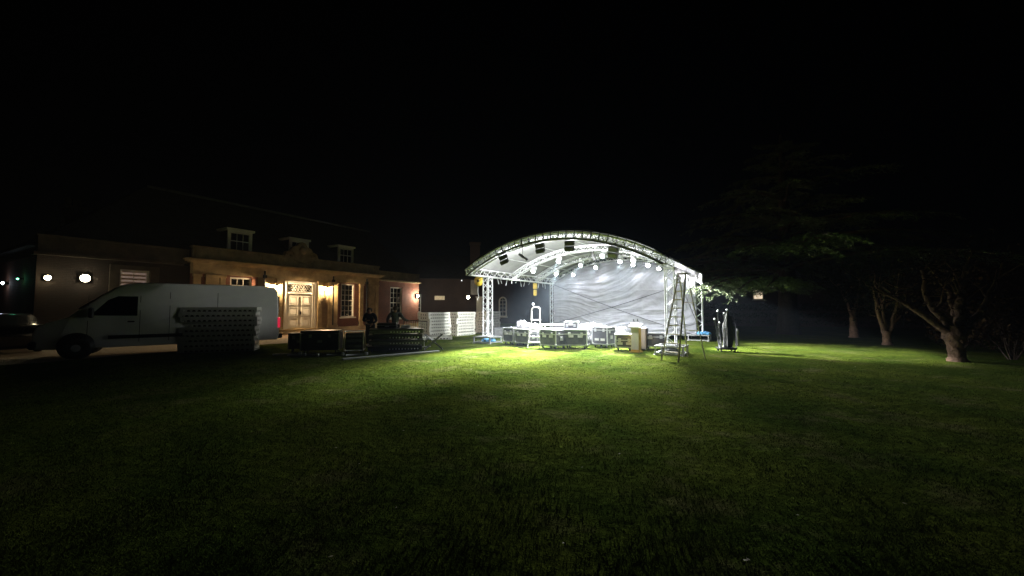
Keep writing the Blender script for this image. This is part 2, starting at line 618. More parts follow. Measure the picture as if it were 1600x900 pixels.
def sash(op, y, cols=3, rows=4, name='window', label=None, pane=GLASS, parent=house):
    xa, xb, za, zb = op
    f = MB()
    fw = .085
    f.bb(xa + .003, xa + fw, y, y + .16, za, zb).bb(xb - fw, xb - .003, y, y + .16, za, zb).bb(xa + fw, xb - fw, y, y + .16, zb - fw, zb - .003).bb(xa + fw, xb - fw, y, y + .16, za, za + fw)
    zm = (za + zb) / 2
    f.bb(xa + fw, xb - fw, y + .05, y + .1, zm - .03, zm + .03)
    for i in range(1, cols):
        x = xa + fw + (xb - xa - 2 * fw) * i / cols
        f.bb(x - .015, x + .015, y + .061, y + .089, za + fw, zm - .03).bb(x - .015, x + .015, y + .061, y + .089, zm + .03, zb - fw)
    for half in ((za + fw, zm - .03), (zm + .03, zb - fw)):
        for j in range(1, rows // 2):
            z = half[0] + (half[1] - half[0]) * j / (rows // 2)
            f.bb(xa + fw, xb - fw, y + .063, y + .087, z - .015, z + .015)
    o = f.build(name, WHITEP, parent)
    if label:
        o['label'] = label
    MB().bb(xa + fw, xb - fw, y + .105, y + .12, za + fw, zm).bb(xa + fw, xb - fw, y + .102, y + .118, zm + .003, zb - fw).build('pane', pane, o)
    MB().bb(xa - .1, xb + .1, y - .16, y - .002, za - .09, za + .0).build('sill', WHITEP, o)
    return o


def blinds(op, y, parent, mt, n=14):
    xa, xb, za, zb = op
    b_ = MB()
    for k in range(n):
        z = za + (zb - za) * (k + .5) / n
        b_.box(((xa + xb) / 2, y, z), (xb - xa - .2, .012, (zb - za) / n * .62), Matrix.Rotation(R(22), 3, 'X'))
    return b_.build('blind', mt, parent)


LITPANE = mat('lit_room_pane', (.3, .24, .2), .3, 0, .35, 3, emit=(1, .72, .58), estr=.12)
BLIND = mat('blind_slats', (.5, .38, .32), .6, 0, .2, 5)
w_a = sash(WIN['a'], .06, 3, 6)
w_b = sash(WIN['b'], .06, 3, 6)
w_c = sash(WIN['c'], .36, 3, 6)
w_d = sash(WIN['d'], .36, 2, 2, pane=LITPANE, label='window lit from inside with slatted blind')
blinds(WIN['d'], .455, w_d, BLIND)
# stone surround of the left wing window, and small things on the sill of window a
part(MB().bb(-9.1, -8.752, .22, .297, .4, 3.7).bb(-7.648, -7.3, .22, .297, .4, 3.7).bb(-8.75, -7.65, .22, .297, 3.503, 3.7), 'window_surround', STONE_SHADED)
sl = MB().lathe([(.05, 0), (.09, .06), (.08, .2), (.04, .26)], (3.5, .3, 1.08), 10).lathe([(.16, 0), (.2, .1), (.02, .36)], (3.72, .34, 1.08), 10).bb(3.85, 4.02, .25, .33, 1.08, 1.26)
tl_ = sl.build('sill_ornaments', WHITEP)
tl_.parent = w_a
# down pipes
for x in (2.33, -2.36, 5.24):
    part(MB().tube([(x, -.09, .32), (x, -.09, 3.9)], .05, 8).bb(x - .09, x + .09, -.17, -.035, 3.48, 3.66), 'downpipe', IRON)

# roof: hipped slate roof behind the parapet
ry0, ry1, rz0, rzt = .6, DEP + .2, 4.3, 8.6
rf = MB()
e = [(XL - .2, ry0, rz0), (XR + .2, ry0, rz0), (XR + .2, ry1, rz0), (XL - .2, ry1, rz0)]
ri = [(XL + 4.6, 4.2, rzt), (XR - 2.4, 4.2, rzt), (XR - 2.4, 5.0, rzt), (XL + 4.6, 5.0, rzt)]
rf.add(e + ri, [(0, 1, 5, 4), (1, 2, 6, 5), (2, 3, 7, 6), (3, 0, 4, 7), (4, 5, 6, 7), (3, 2, 1, 0)])
roof = part(rf, 'roof', SLATE)
part(MB().tube([(XL + 4.6, 4.2, rzt + .03), (XR - 2.4, 4.2, rzt + .03)], .09, 6), 'ridge_capping', mat('lead', (.16, .16, .17), .5, .3, .2, 4), roof)


def dormer(x, z0=5.2, w=1.36, h=1.12, y=1.2):
    o = MB().bb(x - w / 2, x - w / 2 + .17, y, y + .1, z0, z0 + h).bb(x + w / 2 - .17, x + w / 2, y, y + .1, z0, z0 + h).bb(x - w / 2 - .1, x + w / 2 + .1, y - .1, y + 2.2, z0 + h + .002, z0 + h + .13).bb(x - w / 2 + .172, x + w / 2 - .172, y, y + .1, z0 + h - .16, z0 + h).build('dormer', WHITEP, house)
    MB().bb(x - w / 2 + .05, x + w / 2 - .05, y + .12, y + 2.0, z0 - .2, z0 + h - .01).build('dormer_cheeks', SLATE, o)
    f = MB()
    xa, xb = x - w / 2 + .172, x + w / 2 - .172
    f.bb(xa, xb, y + .03, y + .06, z0 + h * .42, z0 + h * .47)
    for i in (1, 2):
        q = xa + (xb - xa) * i / 3
        f.bb(q - .012, q + .012, y + .032, y + .058, z0, z0 + h - .16)
    f.build('sash', WHITEP, o)
    MB().bb(xa, xb, y + .08, y + .1, z0, z0 + h - .165).build('pane', GLASS, o)


for x in (-3.18, .55, 4.3):
    dormer(x)
ch = MB().bb(-9.75, -9.15, 4.4, 5.2, 4.9, 6.75).bb(-9.85, -9.05, 4.3, 5.3, 6.752, 6.9)
ch.lathe([(.12, 0), (.13, .35), (.1, .42)], (-9.6, 4.8, 6.902), 10).lathe([(.12, 0), (.13, .35), (.1, .42)], (-9.3, 4.8, 6.902), 10)
part(ch, 'chimney', STONE_PLAIN, roof)


# wall lights
def sconce(x, z, label):
    t = thing('wall_lantern', label, 'lantern', bw(x, -.02), BA, 'lanterns beside the door')
    MB().bb(-.05, .05, -.03, .015, z - .18, z - .02).tube([(0, -.03, z - .1), (0, -.2, z - .16), (0, -.30, z - .12)], .014, 6).build('bracket', IRON, t)
    MB().lathe([(.03, -.13), (.09, -.11), (.05, -.09)], (0, -.30, z), 8).lathe([(.13, .16), (.06, .22), (.015, .28)], (0, -.30, z), 8).tube([(.07, -.30, z - .1), (.1, -.30, z + .16)], .006, 4).tube([(-.07, -.30, z - .1), (-.1, -.30, z + .16)], .006, 4).tube([(0, -.23, z - .1), (0, -.20, z + .16)], .006, 4).tube([(0, -.37, z - .1), (0, -.40, z + .16)], .006, 4).build('cage', IRON, t)
    MB().lathe([(.02, -.06), (.05, -.02), (.05, .04), (.02, .09)], (0, -.30, z), 10).build('bulb', glow('warm_bulb', (1, .55, .16), 30), t)
    light('lantern_light', 'POINT', SCONCE_W, (1, .7, .38), t, (0, -.30, z + .125), size=.02)


sconce(-1.78, 2.88, 'lit black lantern on the stone wall left of the white door, nearer the van')
sconce(1.72, 2.9, 'lit black lantern on the stone wall right of the white door, nearer the sash window')


def bulkhead(loc, rz, label, watts, col, size=.12, aim=(0, -1, -.55), spot=150, group=None, strength=60, cat='wall lamp', kind='SPOT'):
    t = thing('wall_lamp', label, cat, loc, rz, group)
    MB().cbox((0, -.06, 0), (size * 2.2, .12, size * 2.15), .03).bb(-.03, .03, -.003, .06, -.05, .05).build('housing', IRON, t)
    MB().lathe([(size * .98, 0), (size * .9, .03), (size * .6, .055), (size * .1, .065)], (0, -.123, -.01), 18, Matrix.Rotation(R(90), 3, 'X')).build('lens', glow('lamp_lens', col, strength), t)
    light('wall_light', kind, watts, col, t, (0, -.17 if kind == 'SPOT' else -.24, -.02), aim, .06, spot, .5)
    return t


bulkhead(bw(11.1, .28, 2.72), BA, 'bright white floodlight at the far right brick corner of the house', WALL_W, (1, .93, .74), .13, kind='POINT')
bulkhead(bw(-9.9, .28, 3.0), BA, 'largest and brightest of the floodlights on the house wall above the van bonnet', 6, (1, .9, .62), .16, strength=60, kind='POINT')
bulkhead(bw(-11.0, .28, 2.95), BA, 'smaller warm floodlight at the left end of the house front', 2.5, (1, .84, .5), .1, strength=60, kind='POINT')
bulkhead(bw(XL - .02, 5.2, 2.85), BA - math.pi / 2, 'small cold white lamp on the far left end wall, above the dark car', 6, (.75, .88, 1), .07, strength=40)
bulkhead(bw(XL - .02, 2.3, 2.95), BA - math.pi / 2, 'tiny green indicator lamp on the end wall above the dark car', .6, (.15, 1, .5), .035, strength=12)

# ------------------------------------------------------------------ far annexe behind
an = thing('brick_annexe', 'dark brick annexe far behind the stage with a white arched window', 'house', (-2.4, 41, 0), R(9))
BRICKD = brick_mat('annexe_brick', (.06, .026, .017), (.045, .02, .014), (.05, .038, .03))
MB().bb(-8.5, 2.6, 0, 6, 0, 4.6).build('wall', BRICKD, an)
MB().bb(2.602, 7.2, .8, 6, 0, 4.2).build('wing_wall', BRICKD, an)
rr = MB().add([(-8.8, -.3, 4.6), (2.9, -.3, 4.6), (2.9, 6.3, 4.6), (-8.8, 6.3, 4.6), (-6.4, 3, 7.4), (.4, 3, 7.4)], [(0, 1, 5, 4), (1, 2, 5), (2, 3, 4, 5), (3, 0, 4), (3, 2, 1, 0)])
rr.add([(2.905, .5, 4.2), (7.5, .5, 4.2), (7.5, 6.2, 4.2), (2.905, 6.2, 4.2), (2.905, 3.3, 6.2), (5.6, 3.3, 6.2)], [(0, 1, 5, 4), (1, 2, 5), (2, 3, 4, 5), (3, 0, 4), (3, 2, 1, 0)])
MB().bb(-1.9, -.9, .8, 1.8, 5.2, 8.4).bb(-2.0, -.8, .7, 1.9, 8.402, 8.6).build('chimney', BRICKD, rr.build('roof', SLATE, an))
# arched window
aw = MB()
arc = [(.42 * math.cos(t), 1.75 + .42 * math.sin(t)) for t in np.linspace(0, math.pi, 11)]
outer = [(.42, .1)] + arc + [(-.42, .1)]
ov = [(x * 1.0, z) for x, z in outer]
iv = [(x * .74, .1 + (z - .1) * .94 + .09 * (1 if z < .2 else 0)) for x, z in outer]
N = len(ov)
for y0, sgn in ((-.06, 1),):
    aw.add([(x, y0, z) for x, z in ov] + [(x, y0, z) for x, z in iv] + [(x, -.003, z) for x, z in ov] + [(x, -.003, z) for x, z in iv],
           [(i, (i + 1) % N, (i + 1) % N + N, i + N) for i in range(N)] + [(i, i + 2 * N, (i + 1) % N + 2 * N, (i + 1) % N) for i in range(N)] + [(i + N, (i + 1) % N + N, (i + 1) % N + 3 * N, i + 3 * N) for i in range(N)])
aw.bb(-.02, .02, -.05, -.02, .2, 2.0)
for z in (.6, 1.0, 1.4, 1.75):
    aw.bb(-.31, .31, -.049, -.021, z - .02, z + .02)
aw.bb(-.5, .5, -.12, -.003, 0, .09)
wv = aw.build('window', WHITEP, an)
wv.location = (1.45, 0, .62)
MB().prism([(x * .8, .12 + z * .93) for x, z in outer], -.018, -.006).build('pane', GLASS, wv)
w2 = sash((-7.55, -6.9, 1.2, 3.0), -.17, 2, 4, parent=an)
w2['label'] = 'narrow sash window catching a reflection'
MB().bb(-1.3, -.75, -.08, -.003, .9, 2.7).bb(-1.38, -.67, -.06, -.003, 2.702, 2.8).build('service_door', WHITEP, an)
MB().bb(-1.9, -1.15, -.18, -.003, 3.0, 4.5).build('vent_duct', mat('pale_duct', (.3, .29, .28), .6, 0, .2, 5), an)
MB().bb(-5.55, -4.55, -.12, -.003, 2.45, 2.85).build('lit_notice_board', mat('lit_board', (.5, .42, .3), .6, 0, .3, 6, emit=(1, .78, .45), estr=.25), an)
bulkhead((-5.95 + 1.45, 40.38, 2.72), R(9), 'round white lamp on the dark annexe wall beside the lit board', 6, (1, .9, .6), .15, (0, -1, -.6), 150, kind='POINT')
bulkhead((2.25, 42.4, 2.05), R(9), 'small cold lamp on the annexe wall behind the white stepladder', 5, (.9, .95, 1), .12, (0, -1, -.6), 120, strength=8)
bulkhead((-5.2, 40.5, 4.45), R(9), 'pinprick lamp high under the annexe eave', 1.0, (.9, .95, 1), .035, (0, -1, -.6), 120, strength=8)

# far dark house on the right, one lit window
fh = thing('far_house', 'dark house beyond the cedar with one small lit window', 'house', (27.5, 44, 0), R(-25))
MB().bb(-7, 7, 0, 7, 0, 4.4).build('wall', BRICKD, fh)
MB().add([(-7.3, -.3, 4.4), (7.3, -.3, 4.4), (7.3, 7.3, 4.4), (-7.3, 7.3, 4.4), (-4, 3.5, 7), (4, 3.5, 7)], [(0, 1, 5, 4), (1, 2, 5), (2, 3, 4, 5), (3, 0, 4), (3, 2, 1, 0)]).build('roof', SLATE, fh)
lw = sash((-.5, .5, 2.55, 3.65), -.17, 2, 2, pane=glow('lit_window', (1, .82, .6), .8), parent=fh)
lw['label'] = 'small lit window'

# ------------------------------------------------------------------ stage
SA = -.577
SO = Vector((-1.165, 18.898, 0))
SW, SD, SH = 8.3, 6.92, 3.3
stage = thing('outdoor_stage', 'open outdoor stage of silver box truss towers under a white arched roof', 'stage', SO, SA)
ARCH_Y = (-1.3, 2.35, 4.85, SD)
RT, RISE = .145, 1.24            # half truss, rise of arch
Z_EAVE = SH - .02


def sw(x, y, z=0):
    c, s = math.cos(SA), math.sin(SA)
    return Vector((SO.x + c * x - s * y, SO.y + s * x + c * y, z))


def arch_pt(u, off=0.0):
    """point on the arch, u from 0 at the left eave to 1; off = outwards"""
    x0, x1 = -.15, SW + .15
    L = x1 - x0
    Rr = (L * L / 4 + RISE * RISE) / (2 * RISE)
    cx, cz = (x0 + x1) / 2, Z_EAVE + RISE - Rr
    a0 = math.asin(L / 2 / Rr)
    a = -a0 + 2 * a0 * u
    return (cx + (Rr + off) * math.sin(a), cz + (Rr + off) * math.cos(a))


def arch_z(x, off=0.0):
    x0, x1 = -.15, SW + .15
    L = x1 - x0
    Rr = (L * L / 4 + RISE * RISE) / (2 * RISE)
    cx, cz = (x0 + x1) / 2, Z_EAVE + RISE - Rr
    return cz + math.sqrt(max(0, (Rr + off) ** 2 - (x - cx) ** 2))


def box_truss(p0, p1, up, half=RT, step=.29, rc=.025, rl=.012):
    """straight box truss: returns chords and lattice"""
    p0, p1 = Vector(p0), Vector(p1)
    d = (p1 - p0)
    L = d.length
    d.normalize()
    up = Vector(up)
    sd = d.cross(up).normalized()
    C, Lt = MB(), MB()
    cs = [(a, b_) for a in (-1, 1) for b_ in (-1, 1)]

    def q(a, b_, t):
        return p0 + d * t + sd * (a * half) + up * (b_ * half)
    for a, b_ in cs:
        C.tube([q(a, b_, 0), q(a, b_, L)], rc, 7)
    n = max(1, int(round(L / step)))
    for i in range(n):
        t0, t1 = L * i / n, L * (i + 1) / n
        for (c0, c1) in (((-1, -1), (-1, 1)), ((1, -1), (1, 1)), ((-1, -1), (1, -1)), ((-1, 1), (1, 1))):
            A, B = (c0, c1) if i % 2 == 0 else (c1, c0)
            Lt.tube([q(*A, t0), q(*B, t1)], rl, 4, False)
    for t in (.02, L - .02):
        for (c0, c1) in (((-1, -1), (-1, 1)), ((1, -1), (1, 1)), ((-1, -1), (1, -1)), ((-1, 1), (1, 1))):
            Lt.tube([q(*c0, t), q(*c1, t)], rc * .9, 5, False)
    return C, Lt


for (x, y) in ((0, 0), (SW, 0), (0, SD), (SW, SD)):
    C, Lt = box_truss((x, y, .3), (x, y, SH - .15), (0, 1, 0), .16)
    tw = C.build('tower', ALU, stage)
    Lt.build('lattice', ALU, tw)
    bs = MB()
    for a in (-.46, .46):
        for z in (.05, .30):
            bs.bb(x - .5, x + .5, y + a - .025, y + a + .025, z - .025, z + .025)
            bs.bb(x + a - .025, x + a + .025, y - .433, y + .433, z - .025, z + .025)
        for c_ in (-.46, .46):
            bs.bb(x + a - .024, x + a + .024, y + c_ - .024, y + c_ + .024, .076, .274)
            bs.lathe([(.07, 0), (.07, .02), (.02, .026)], (x + a, y + c_, .0), 10)
    bs.bb(x - .43, x + .43, y - .19, y + .19, .276, .29)
    bs.build('base_frame', ALU_DULL, tw)
for x in (0, SW):
    C, Lt = box_truss((x, -1.45, SH), (x, SD + .16, SH), (0, 0, 1))
    Lt.build('lattice', ALU, C.build('side_beam', ALU, stage))
for k, y in enumerate(ARCH_Y):
    C, Lt = MB(), MB()
    hy = .13 if k else .17
    n = 44
    for a in (-1, 1):
        for off in (-.14, .1):
            C.tube([(arch_pt(i / n, off)[0], y + a * hy, arch_pt(i / n, off)[1]) for i in range(n + 1)], .034, 6)
    for i in range(n):
        for a in (-1, 1):
            o0, o1 = (-.14, .1) if i % 2 else (.1, -.14)
            p, q_ = arch_pt(i / n, o0), arch_pt((i + 1) / n, o1)
            Lt.tube([(p[0], y + a * hy, p[1]), (q_[0], y + a * hy, q_[1])], .017, 4, False)
        for off in (-.14, .1):
            p, q_ = arch_pt(i / n, off), arch_pt((i + 1) / n, off)
            a = 1 if i % 2 else -1
            Lt.tube([(p[0], y + a * hy, p[1]), (q_[0], y - a * hy, q_[1])], .011, 4, False)
    Lt.build('lattice', ALU, C.build('roof_truss', ALU, stage))
# purlins, roof cover, rim
for u in (.14, .32, .5, .68, .86):
    p = arch_pt(u, .13)
    MB().tube([(p[0], -1.3, p[1]), (p[0], SD, p[1])], .02, 6).build('purlin', ALU, stage)
rc = MB()
nu, nv = 60, 24


def roof_fn(off):
    def f(u, v):
        uu = -.004 + 1.008 * u
        x, z = arch_pt(uu, off - .08 * max(0, 1 - min(u, 1 - u) / .07))
        y = -1.38 + (SD + .35 + 1.38) * v
        sag = .03 * math.sin(v * 24) * math.sin(u * math.pi) ** 2 + .012 * noise.noise((x * 2, y * 2, 0))
        return (x, y, z + sag)
    return f


rc.grid(roof_fn(.17), nu, nv)
rc.grid(roof_fn(.185), nu, nv)
o0 = 0
nn = (nu + 1) * (nv + 1)
edge = [i for i in range(nu + 1)]
rc.f += [(i, i + 1, i + 1 + nn, i + nn) for i in range(nu)]
rc.sm += [False] * nu
rc.f += [(nv * (nu + 1) + i, nv * (nu + 1) + i + nn, nv * (nu + 1) + i + 1 + nn, nv * (nu + 1) + i + 1) for i in range(nu)]
rc.sm += [False] * nu
for side in (0, nu):
    rc.f += [(j * (nu + 1) + side, (j + 1) * (nu + 1) + side, (j + 1) * (nu + 1) + side + nn, j * (nu + 1) + side + nn) for j in range(nv)]
    rc.sm += [False] * nv
cov = rc.build('roof_cover', ROOF_PVC, stage)
MB().tube([(arch_pt(-.004 + 1.008 * i / 50, .2 - .08 * max(0, 1 - min(i, 50 - i) / 3.5))[0], -1.40, arch_pt(-.004 + 1.008 * i / 50, .2 - .08 * max(0, 1 - min(i, 50 - i) / 3.5))[1]) for i in range(51)], .05, 7).build('edge_trim', BLACKM, cov)
st_ = MB()
for i in range(27):       # black ties that lace the cover round the front truss
    x, z = arch_pt(.02 + i / 27, -.15)
    x2, z2 = arch_pt(.02 + i / 27, .17)
    st_.bar((x, -1.49, z), (x2, -1.49, z2), .045, .012)
st_.build('lacing', BLACKM, cov)
# black lower rim of the front truss
MB().tube([(arch_pt(i / 50, -.17)[0], -1.48, arch_pt(i / 50, -.17)[1]) for i in range(51)], .03, 6).build('lower_rim', BLACKM, cov)
# diagonal brace cables behind the open bay, just in front of the backdrop
yb = SD - .3
for (a, b_) in (((.15, 3.1), (SW - .1, .25)), ((.15, .7), (SW - .1, 3.1))):
    pts = []
    for i in range(17):
        t = i / 16
        pts.append((a[0] + (b_[0] - a[0]) * t, yb, a[1] + (b_[1] - a[1]) * t - .10 * math.sin(math.pi * t)))
    MB().tube(pts, .015, 5).build('brace_cable', IRON, stage)
MB().tube([(SW + .1, .2, 3.1), (SW + .1, SD - .1, .4)], .012, 5).build('brace_cable', IRON, stage)
# loose white lacing straps under the left side beam
rs = random.Random(5)
for i in range(13):
    y = .35 + i * .47 + rs.uniform(-.12, .12)
    l = rs.uniform(.14, .32)
    tl_ = rs.uniform(-.1, .1)
    MB().bar((-.08, y, SH - .17), (-.08 + tl_ * .3, y + tl_, SH - .17 - l), .028, .006).build('lacing_strap', WHITE_LABEL, stage)

# thin white fabric laced over the right side beam, lit through from inside
VAL = mat('valance_fabric', (.62, .6, .63), .9, 0, .08, 2, .2, 8, spec=.05)
_nt = VAL.node_tree
_tr = _nt.nodes.new('ShaderNodeBsdfTranslucent')
_tr.inputs[0].default_value = (.62, .59, .63, 1)
_mx = _nt.nodes.new('ShaderNodeMixShader')
_mx.inputs[0].default_value = .5
_nt.links.new(_nt.nodes['Principled BSDF'].outputs[0], _mx.inputs[1])
_nt.links.new(_tr.outputs[0], _mx.inputs[2])
_nt.links.new(_mx.outputs[0], _nt.nodes['Material Output'].inputs['Surface'])
vl = MB()


def vl_fn(u, v):
    y = -.15 + (SD + .28) * u
    return (SW + .19 + .02 * noise.noise((y * 2.2, v * 1.5, 3)) + .012 * math.sin(y * 9 + v * 2), y, SH + .13 - .52 * v - .03 * math.sin(u * 9) * v)


vl.grid(vl_fn, 60, 8)
vl.build('side_valance', VAL, stage)
# backdrop with real folds
def wr(x, z):
    N = noise.noise
    # folds swing down from the left corner, sag in the middle and climb to the right
    sag = .052 * (x - 4.3) ** 2 if x > 4.3 else .036 * (x - 4.3) ** 2
    hi = min(1, max(0, (z - 1.6) / 2.2))
    ph = z - sag * (1 - .75 * hi) - hi * .42 * (x - 4.3 + math.sqrt((x - 3.4) ** 2 + 2.0) * .45) + .30 * N((x * .5, z * .45, 9))
    w = 0
    for f, a, sx, seed in ((1.5, .075, .45, 1), (2.9, .055, .7, 2), (5.2, .030, 1.0, 3), (9.0, .018, 1.6, 4), (15.0, .008, 2.2, 5)):
        q = ph * f + .9 * N((x * sx * .5, z * .5, seed * 7.1)) + .35 * N((x * sx * 1.6, ph * 1.2, seed * 3.3))
        rdg = 1 - abs((q % 1) * 2 - 1)
        rdg = rdg * rdg * (3 - 2 * rdg)
        msk = min(1, max(0, .55 + 1.5 * N((x * sx, ph * f * .45, seed * 5.7))))
        w += a * rdg * msk
    w += .05 * N((x * .7, z * .7, 5)) + .022 * N((x * 2.5 + z * 1.5, z * 4, 7))
    for q, p_ in ((x, 1.22), (z, 1.05)):       # packing creases
        w += .014 * math.exp(-(((q + .04 * N((x * 2, z * 2, p_))) % p_ - p_ / 2) / .035) ** 2)
    return w


bd = MB()


def bd_fn(u, v):
    x = .1 + (SW - .2) * u
    zt = arch_z(x, -.2)
    z = .22 + (zt - .22) * v
    edge = min(1, (1 - v) * 12 + .1)
    return (x, -wr(x, z) * .52 * edge * (.4 + .6 * min(1, 8 * min(u, 1 - u) + .1)), z)


bd.grid(bd_fn, 230, 130)
bdo = bd.build('stage_backdrop', TARP)
bdo.location = (SO.x, SO.y, 0)
bdo.rotation_euler = (0, 0, SA)
bdo.location = sw(0, SD - .18)
sol = bdo.modifiers.new('thickness', 'SOLIDIFY')
sol.thickness = .006
tag(bdo, 'wrinkled grey fabric backdrop hung across the rear of the stage', 'backdrop')

# lamps on the arches
LENS = glow('par_lens', (.93, .97, 1.0), 60)


def par_lamp(x, y, z, label, target, cone, power):
    p = sw(x, y, 0)
    t = thing('par_lamp', label, 'stage lamp', (p.x, p.y, 0), SA, 'lit lamps hung from the roof trusses')
    za = arch_z(x, -.165)
    z = min(z, za - .28)
    aim = Vector((0, -1, -.75)).normalized()
    rot = aim.to_track_quat('Z', 'X').to_matrix()
    c = Vector((0, 0, z))
    prof = [(.05, -.34), (.085, -.32), (.10, -.16), (.105, -.02), (.118, 0)]
    MB().lathe(prof, c, 14, rot).build('housing', ALU, t)
    yk = MB()
    mid = c - aim * .14
    for s_ in (-1, 1):
        yk.bar(mid + Vector((s_ * .125, 0, 0)), Vector((s_ * .125, mid.y, za - .06)), .02, .035)
    yk.bar(Vector((-.135, mid.y, za - .06)), Vector((.135, mid.y, za - .06)), .035, .02)
    yk.bb(-.025, .025, mid.y - .03, mid.y + .03, za - .05, za + .03)
    yk.build('yoke', ALU, t)
    MB().lathe([(.095, .004), (.085, .026), (.05, .04), (.01, .045)], c, 14, rot).build('lens', LENS, t)
    dl = Matrix.Rotation(-SA, 3, 'Z') @ (Vector(target) - Vector((p.x, p.y, z)))
    light('par_light', 'SPOT', PAR_W * power, (.97, 1, .95), t, c + aim * .09, dl, .05, cone, .6)
    light('par_spill', 'SPOT', PAR_SPILL * (1.2 if y < 3 else 1 if y < 5.5 else .12), (.93, .97, 1), t, c + aim * .12, Matrix.Rotation(-SA, 3, 'Z') @ Vector((.1, -.46, -.84)), .06, 138, .5)


AIMS = {(0, 3): ((10.6, 15.2, 0), 42, .6), (1, 3): ((14.6, 15.2, -.3), 28, .15), (2, 3): ((10.2, 18.9, 2.3), 42, .45), (0, 0): ((-3.0, 23.8, .9), 34, .15),
        (0, 1): ((.1, 15.2, 0), 42, 1.3), (0, 2): ((-11.6, 17.0, 3.0), 22, .05), (1, 0): ((2.0, 14.9, 0), 34, 1.1), (1, 1): ((.2, 15.3, 0), 36, 1), (1, 2): ((3.4, 14.2, 0), 36, 1),
        (2, 0): ((.3, 15.8, 0), 26, 1), (2, 1): ((.6, 15.6, 0), 28, 1), (2, 2): ((3.0, 15.0, 0), 28, 1)}
ordw = ('first', 'second', 'third', 'fourth')
for ai, (nm, pts) in enumerate((('second roof truss', ((1.27, 3.95), (2.7, 4.3), (4.94, 4.18), (6.36, 3.82))),
                                ('third roof truss', ((1.32, 3.89), (2.81, 4.15), (4.97, 4.13), (6.36, 3.78))),
                                ('rearmost roof truss', ((1.57, 3.84), (2.99, 4.08), (5.12, 4.02), (6.48, 3.77))))):
    for i, (x, z) in enumerate(pts):
        par_lamp(x, ARCH_Y[ai + 1] - (.5 if ai == 2 else .2), z, f'lit silver lamp under the {nm}, {ordw[i]} from its left end', *AIMS[(ai, i)])


# black twin floods on the front arch, pointing into the stage
def twin_flood(x, y, label, roll, lit=FLOOD_W, m=BLACKM):
    p = sw(x, y, 0)
    t = thing('twin_floodlight', label, 'floodlight', (p.x, p.y, arch_z(x, -.165)), SA, 'floodlights on the front roof truss')
    rot = Matrix.Rotation(roll, 3, 'Y')

    def g(v):
        return rot @ Vector(v)
    br = MB()
    for s_ in (-1, 1):
        br.bar(g((s_ * .2, 0, .02)), g((s_ * .2, 0, -.42)), .012, .03)
    br.bar(g((-.2, 0, -.0)), g((.2, 0, -.0)), .03, .03)
    br.bb(-.03, .03, -.03, .03, -.02, .07)
    br.build('bracket', m, t)
    for zz in (-.14, -.36):
        MB().cbox(g((0, 0, zz)), (.38, .17, .17), .02, rot @ Matrix.Rotation(R(28), 3, 'X')).build('housing', m, t)
        MB().cbox(g((0, .093, zz + .045)), (.32, .012, .13), .004, rot @ Matrix.Rotation(R(28), 3, 'X')).build('lens', glow('flood_lens', (.95, .98, 1), 20), t)
    light('flood_light', 'SPOT', lit, (.97, .98, 1), t, g((0, .14, -.2)), (0, 1, -.42), .12, 168, .25)


twin_flood(1.74, -1.3, 'black twin floodlight on the front roof arch, leftmost and tilted', R(-18))
twin_flood(3.57, -1.3, 'black twin floodlight on the front roof arch, second from the left', R(-6))
twin_flood(4.9, -1.3, 'black twin floodlight at the crown of the front roof arch', R(2))
twin_flood(6.6, -1.1, 'grey twin floodlight right of the crown of the front roof arch', R(12), lit=30, m=mat('grey_paint', (.2, .2, .2), .5))

# spotlight on a stem, left of the second flood
p = sw(2.75, -1.3)
t = thing('profile_spotlight', 'slim black spotlight hanging on a thin stem from the front roof arch', 'spotlight', (p.x, p.y, arch_z(2.75, -.165)), SA)
MB().tube([(0, 0, .06), (0, 0, -.38)], .014, 6).bb(-.03, .03, -.03, .03, -.02, .07).build('stem', IRON, t)
rot = Matrix.Rotation(R(118), 3, 'Y') @ Matrix.Rotation(R(25), 3, 'X')
MB().lathe([(.04, -.32), (.06, -.3), (.06, .02), (.045, .06), (.05, .32), (.06, .34)], (.03, 0, -.44), 10, rot).build('barrel', BLACKM, t)
p = sw(4.45, ARCH_Y[1])
t = thing('hanging_spotlight', 'dull grey spotlight tilted down from the crown of the second roof truss', 'spotlight', (p.x, p.y, arch_z(4.45, -.165)), SA)
MB().tube([(0, 0, .06), (0, 0, -.2)], .014, 6).build('stem', IRON, t)
MB().lathe([(.05, -.22), (.08, -.2), (.08, .1), (.095, .16)], (0, 0, -.3), 10, Matrix.Rotation(R(160), 3, 'Y')).build('barrel', mat('grey_paint', (.2, .2, .2), .5), t)


# yellow hoists
def hoist_disc():
    p = sw(-.42, -.15)
    t = thing('cable_drum', 'round yellow cable drum strapped to the front left tower', 'cable drum', (p.x, p.y, 2.75), SA)
    rot = Matrix.Rotation(R(90), 3, 'X')
    MB().lathe([(.05, -.07), (.24, -.06), (.25, 0), (.24, .06), (.05, .07)], (0, 0, .22), 20, rot).build('drum', YELLOW, t)
    MB().lathe([(.02, -.09), (.07, -.085), (.07, .085), (.02, .09)], (0, 0, .22), 12, rot).build('hub', BLACKM, t)
    MB().bar((.18, 0, .3), (.3, .02, .3), .03, .01).tube([(-.05, 0, -.02), (-.07, .01, -.35), (-.02, .02, -.55), (-.1, 0, -.7)], .012, 5).build('strap', WHITE_LABEL, t)


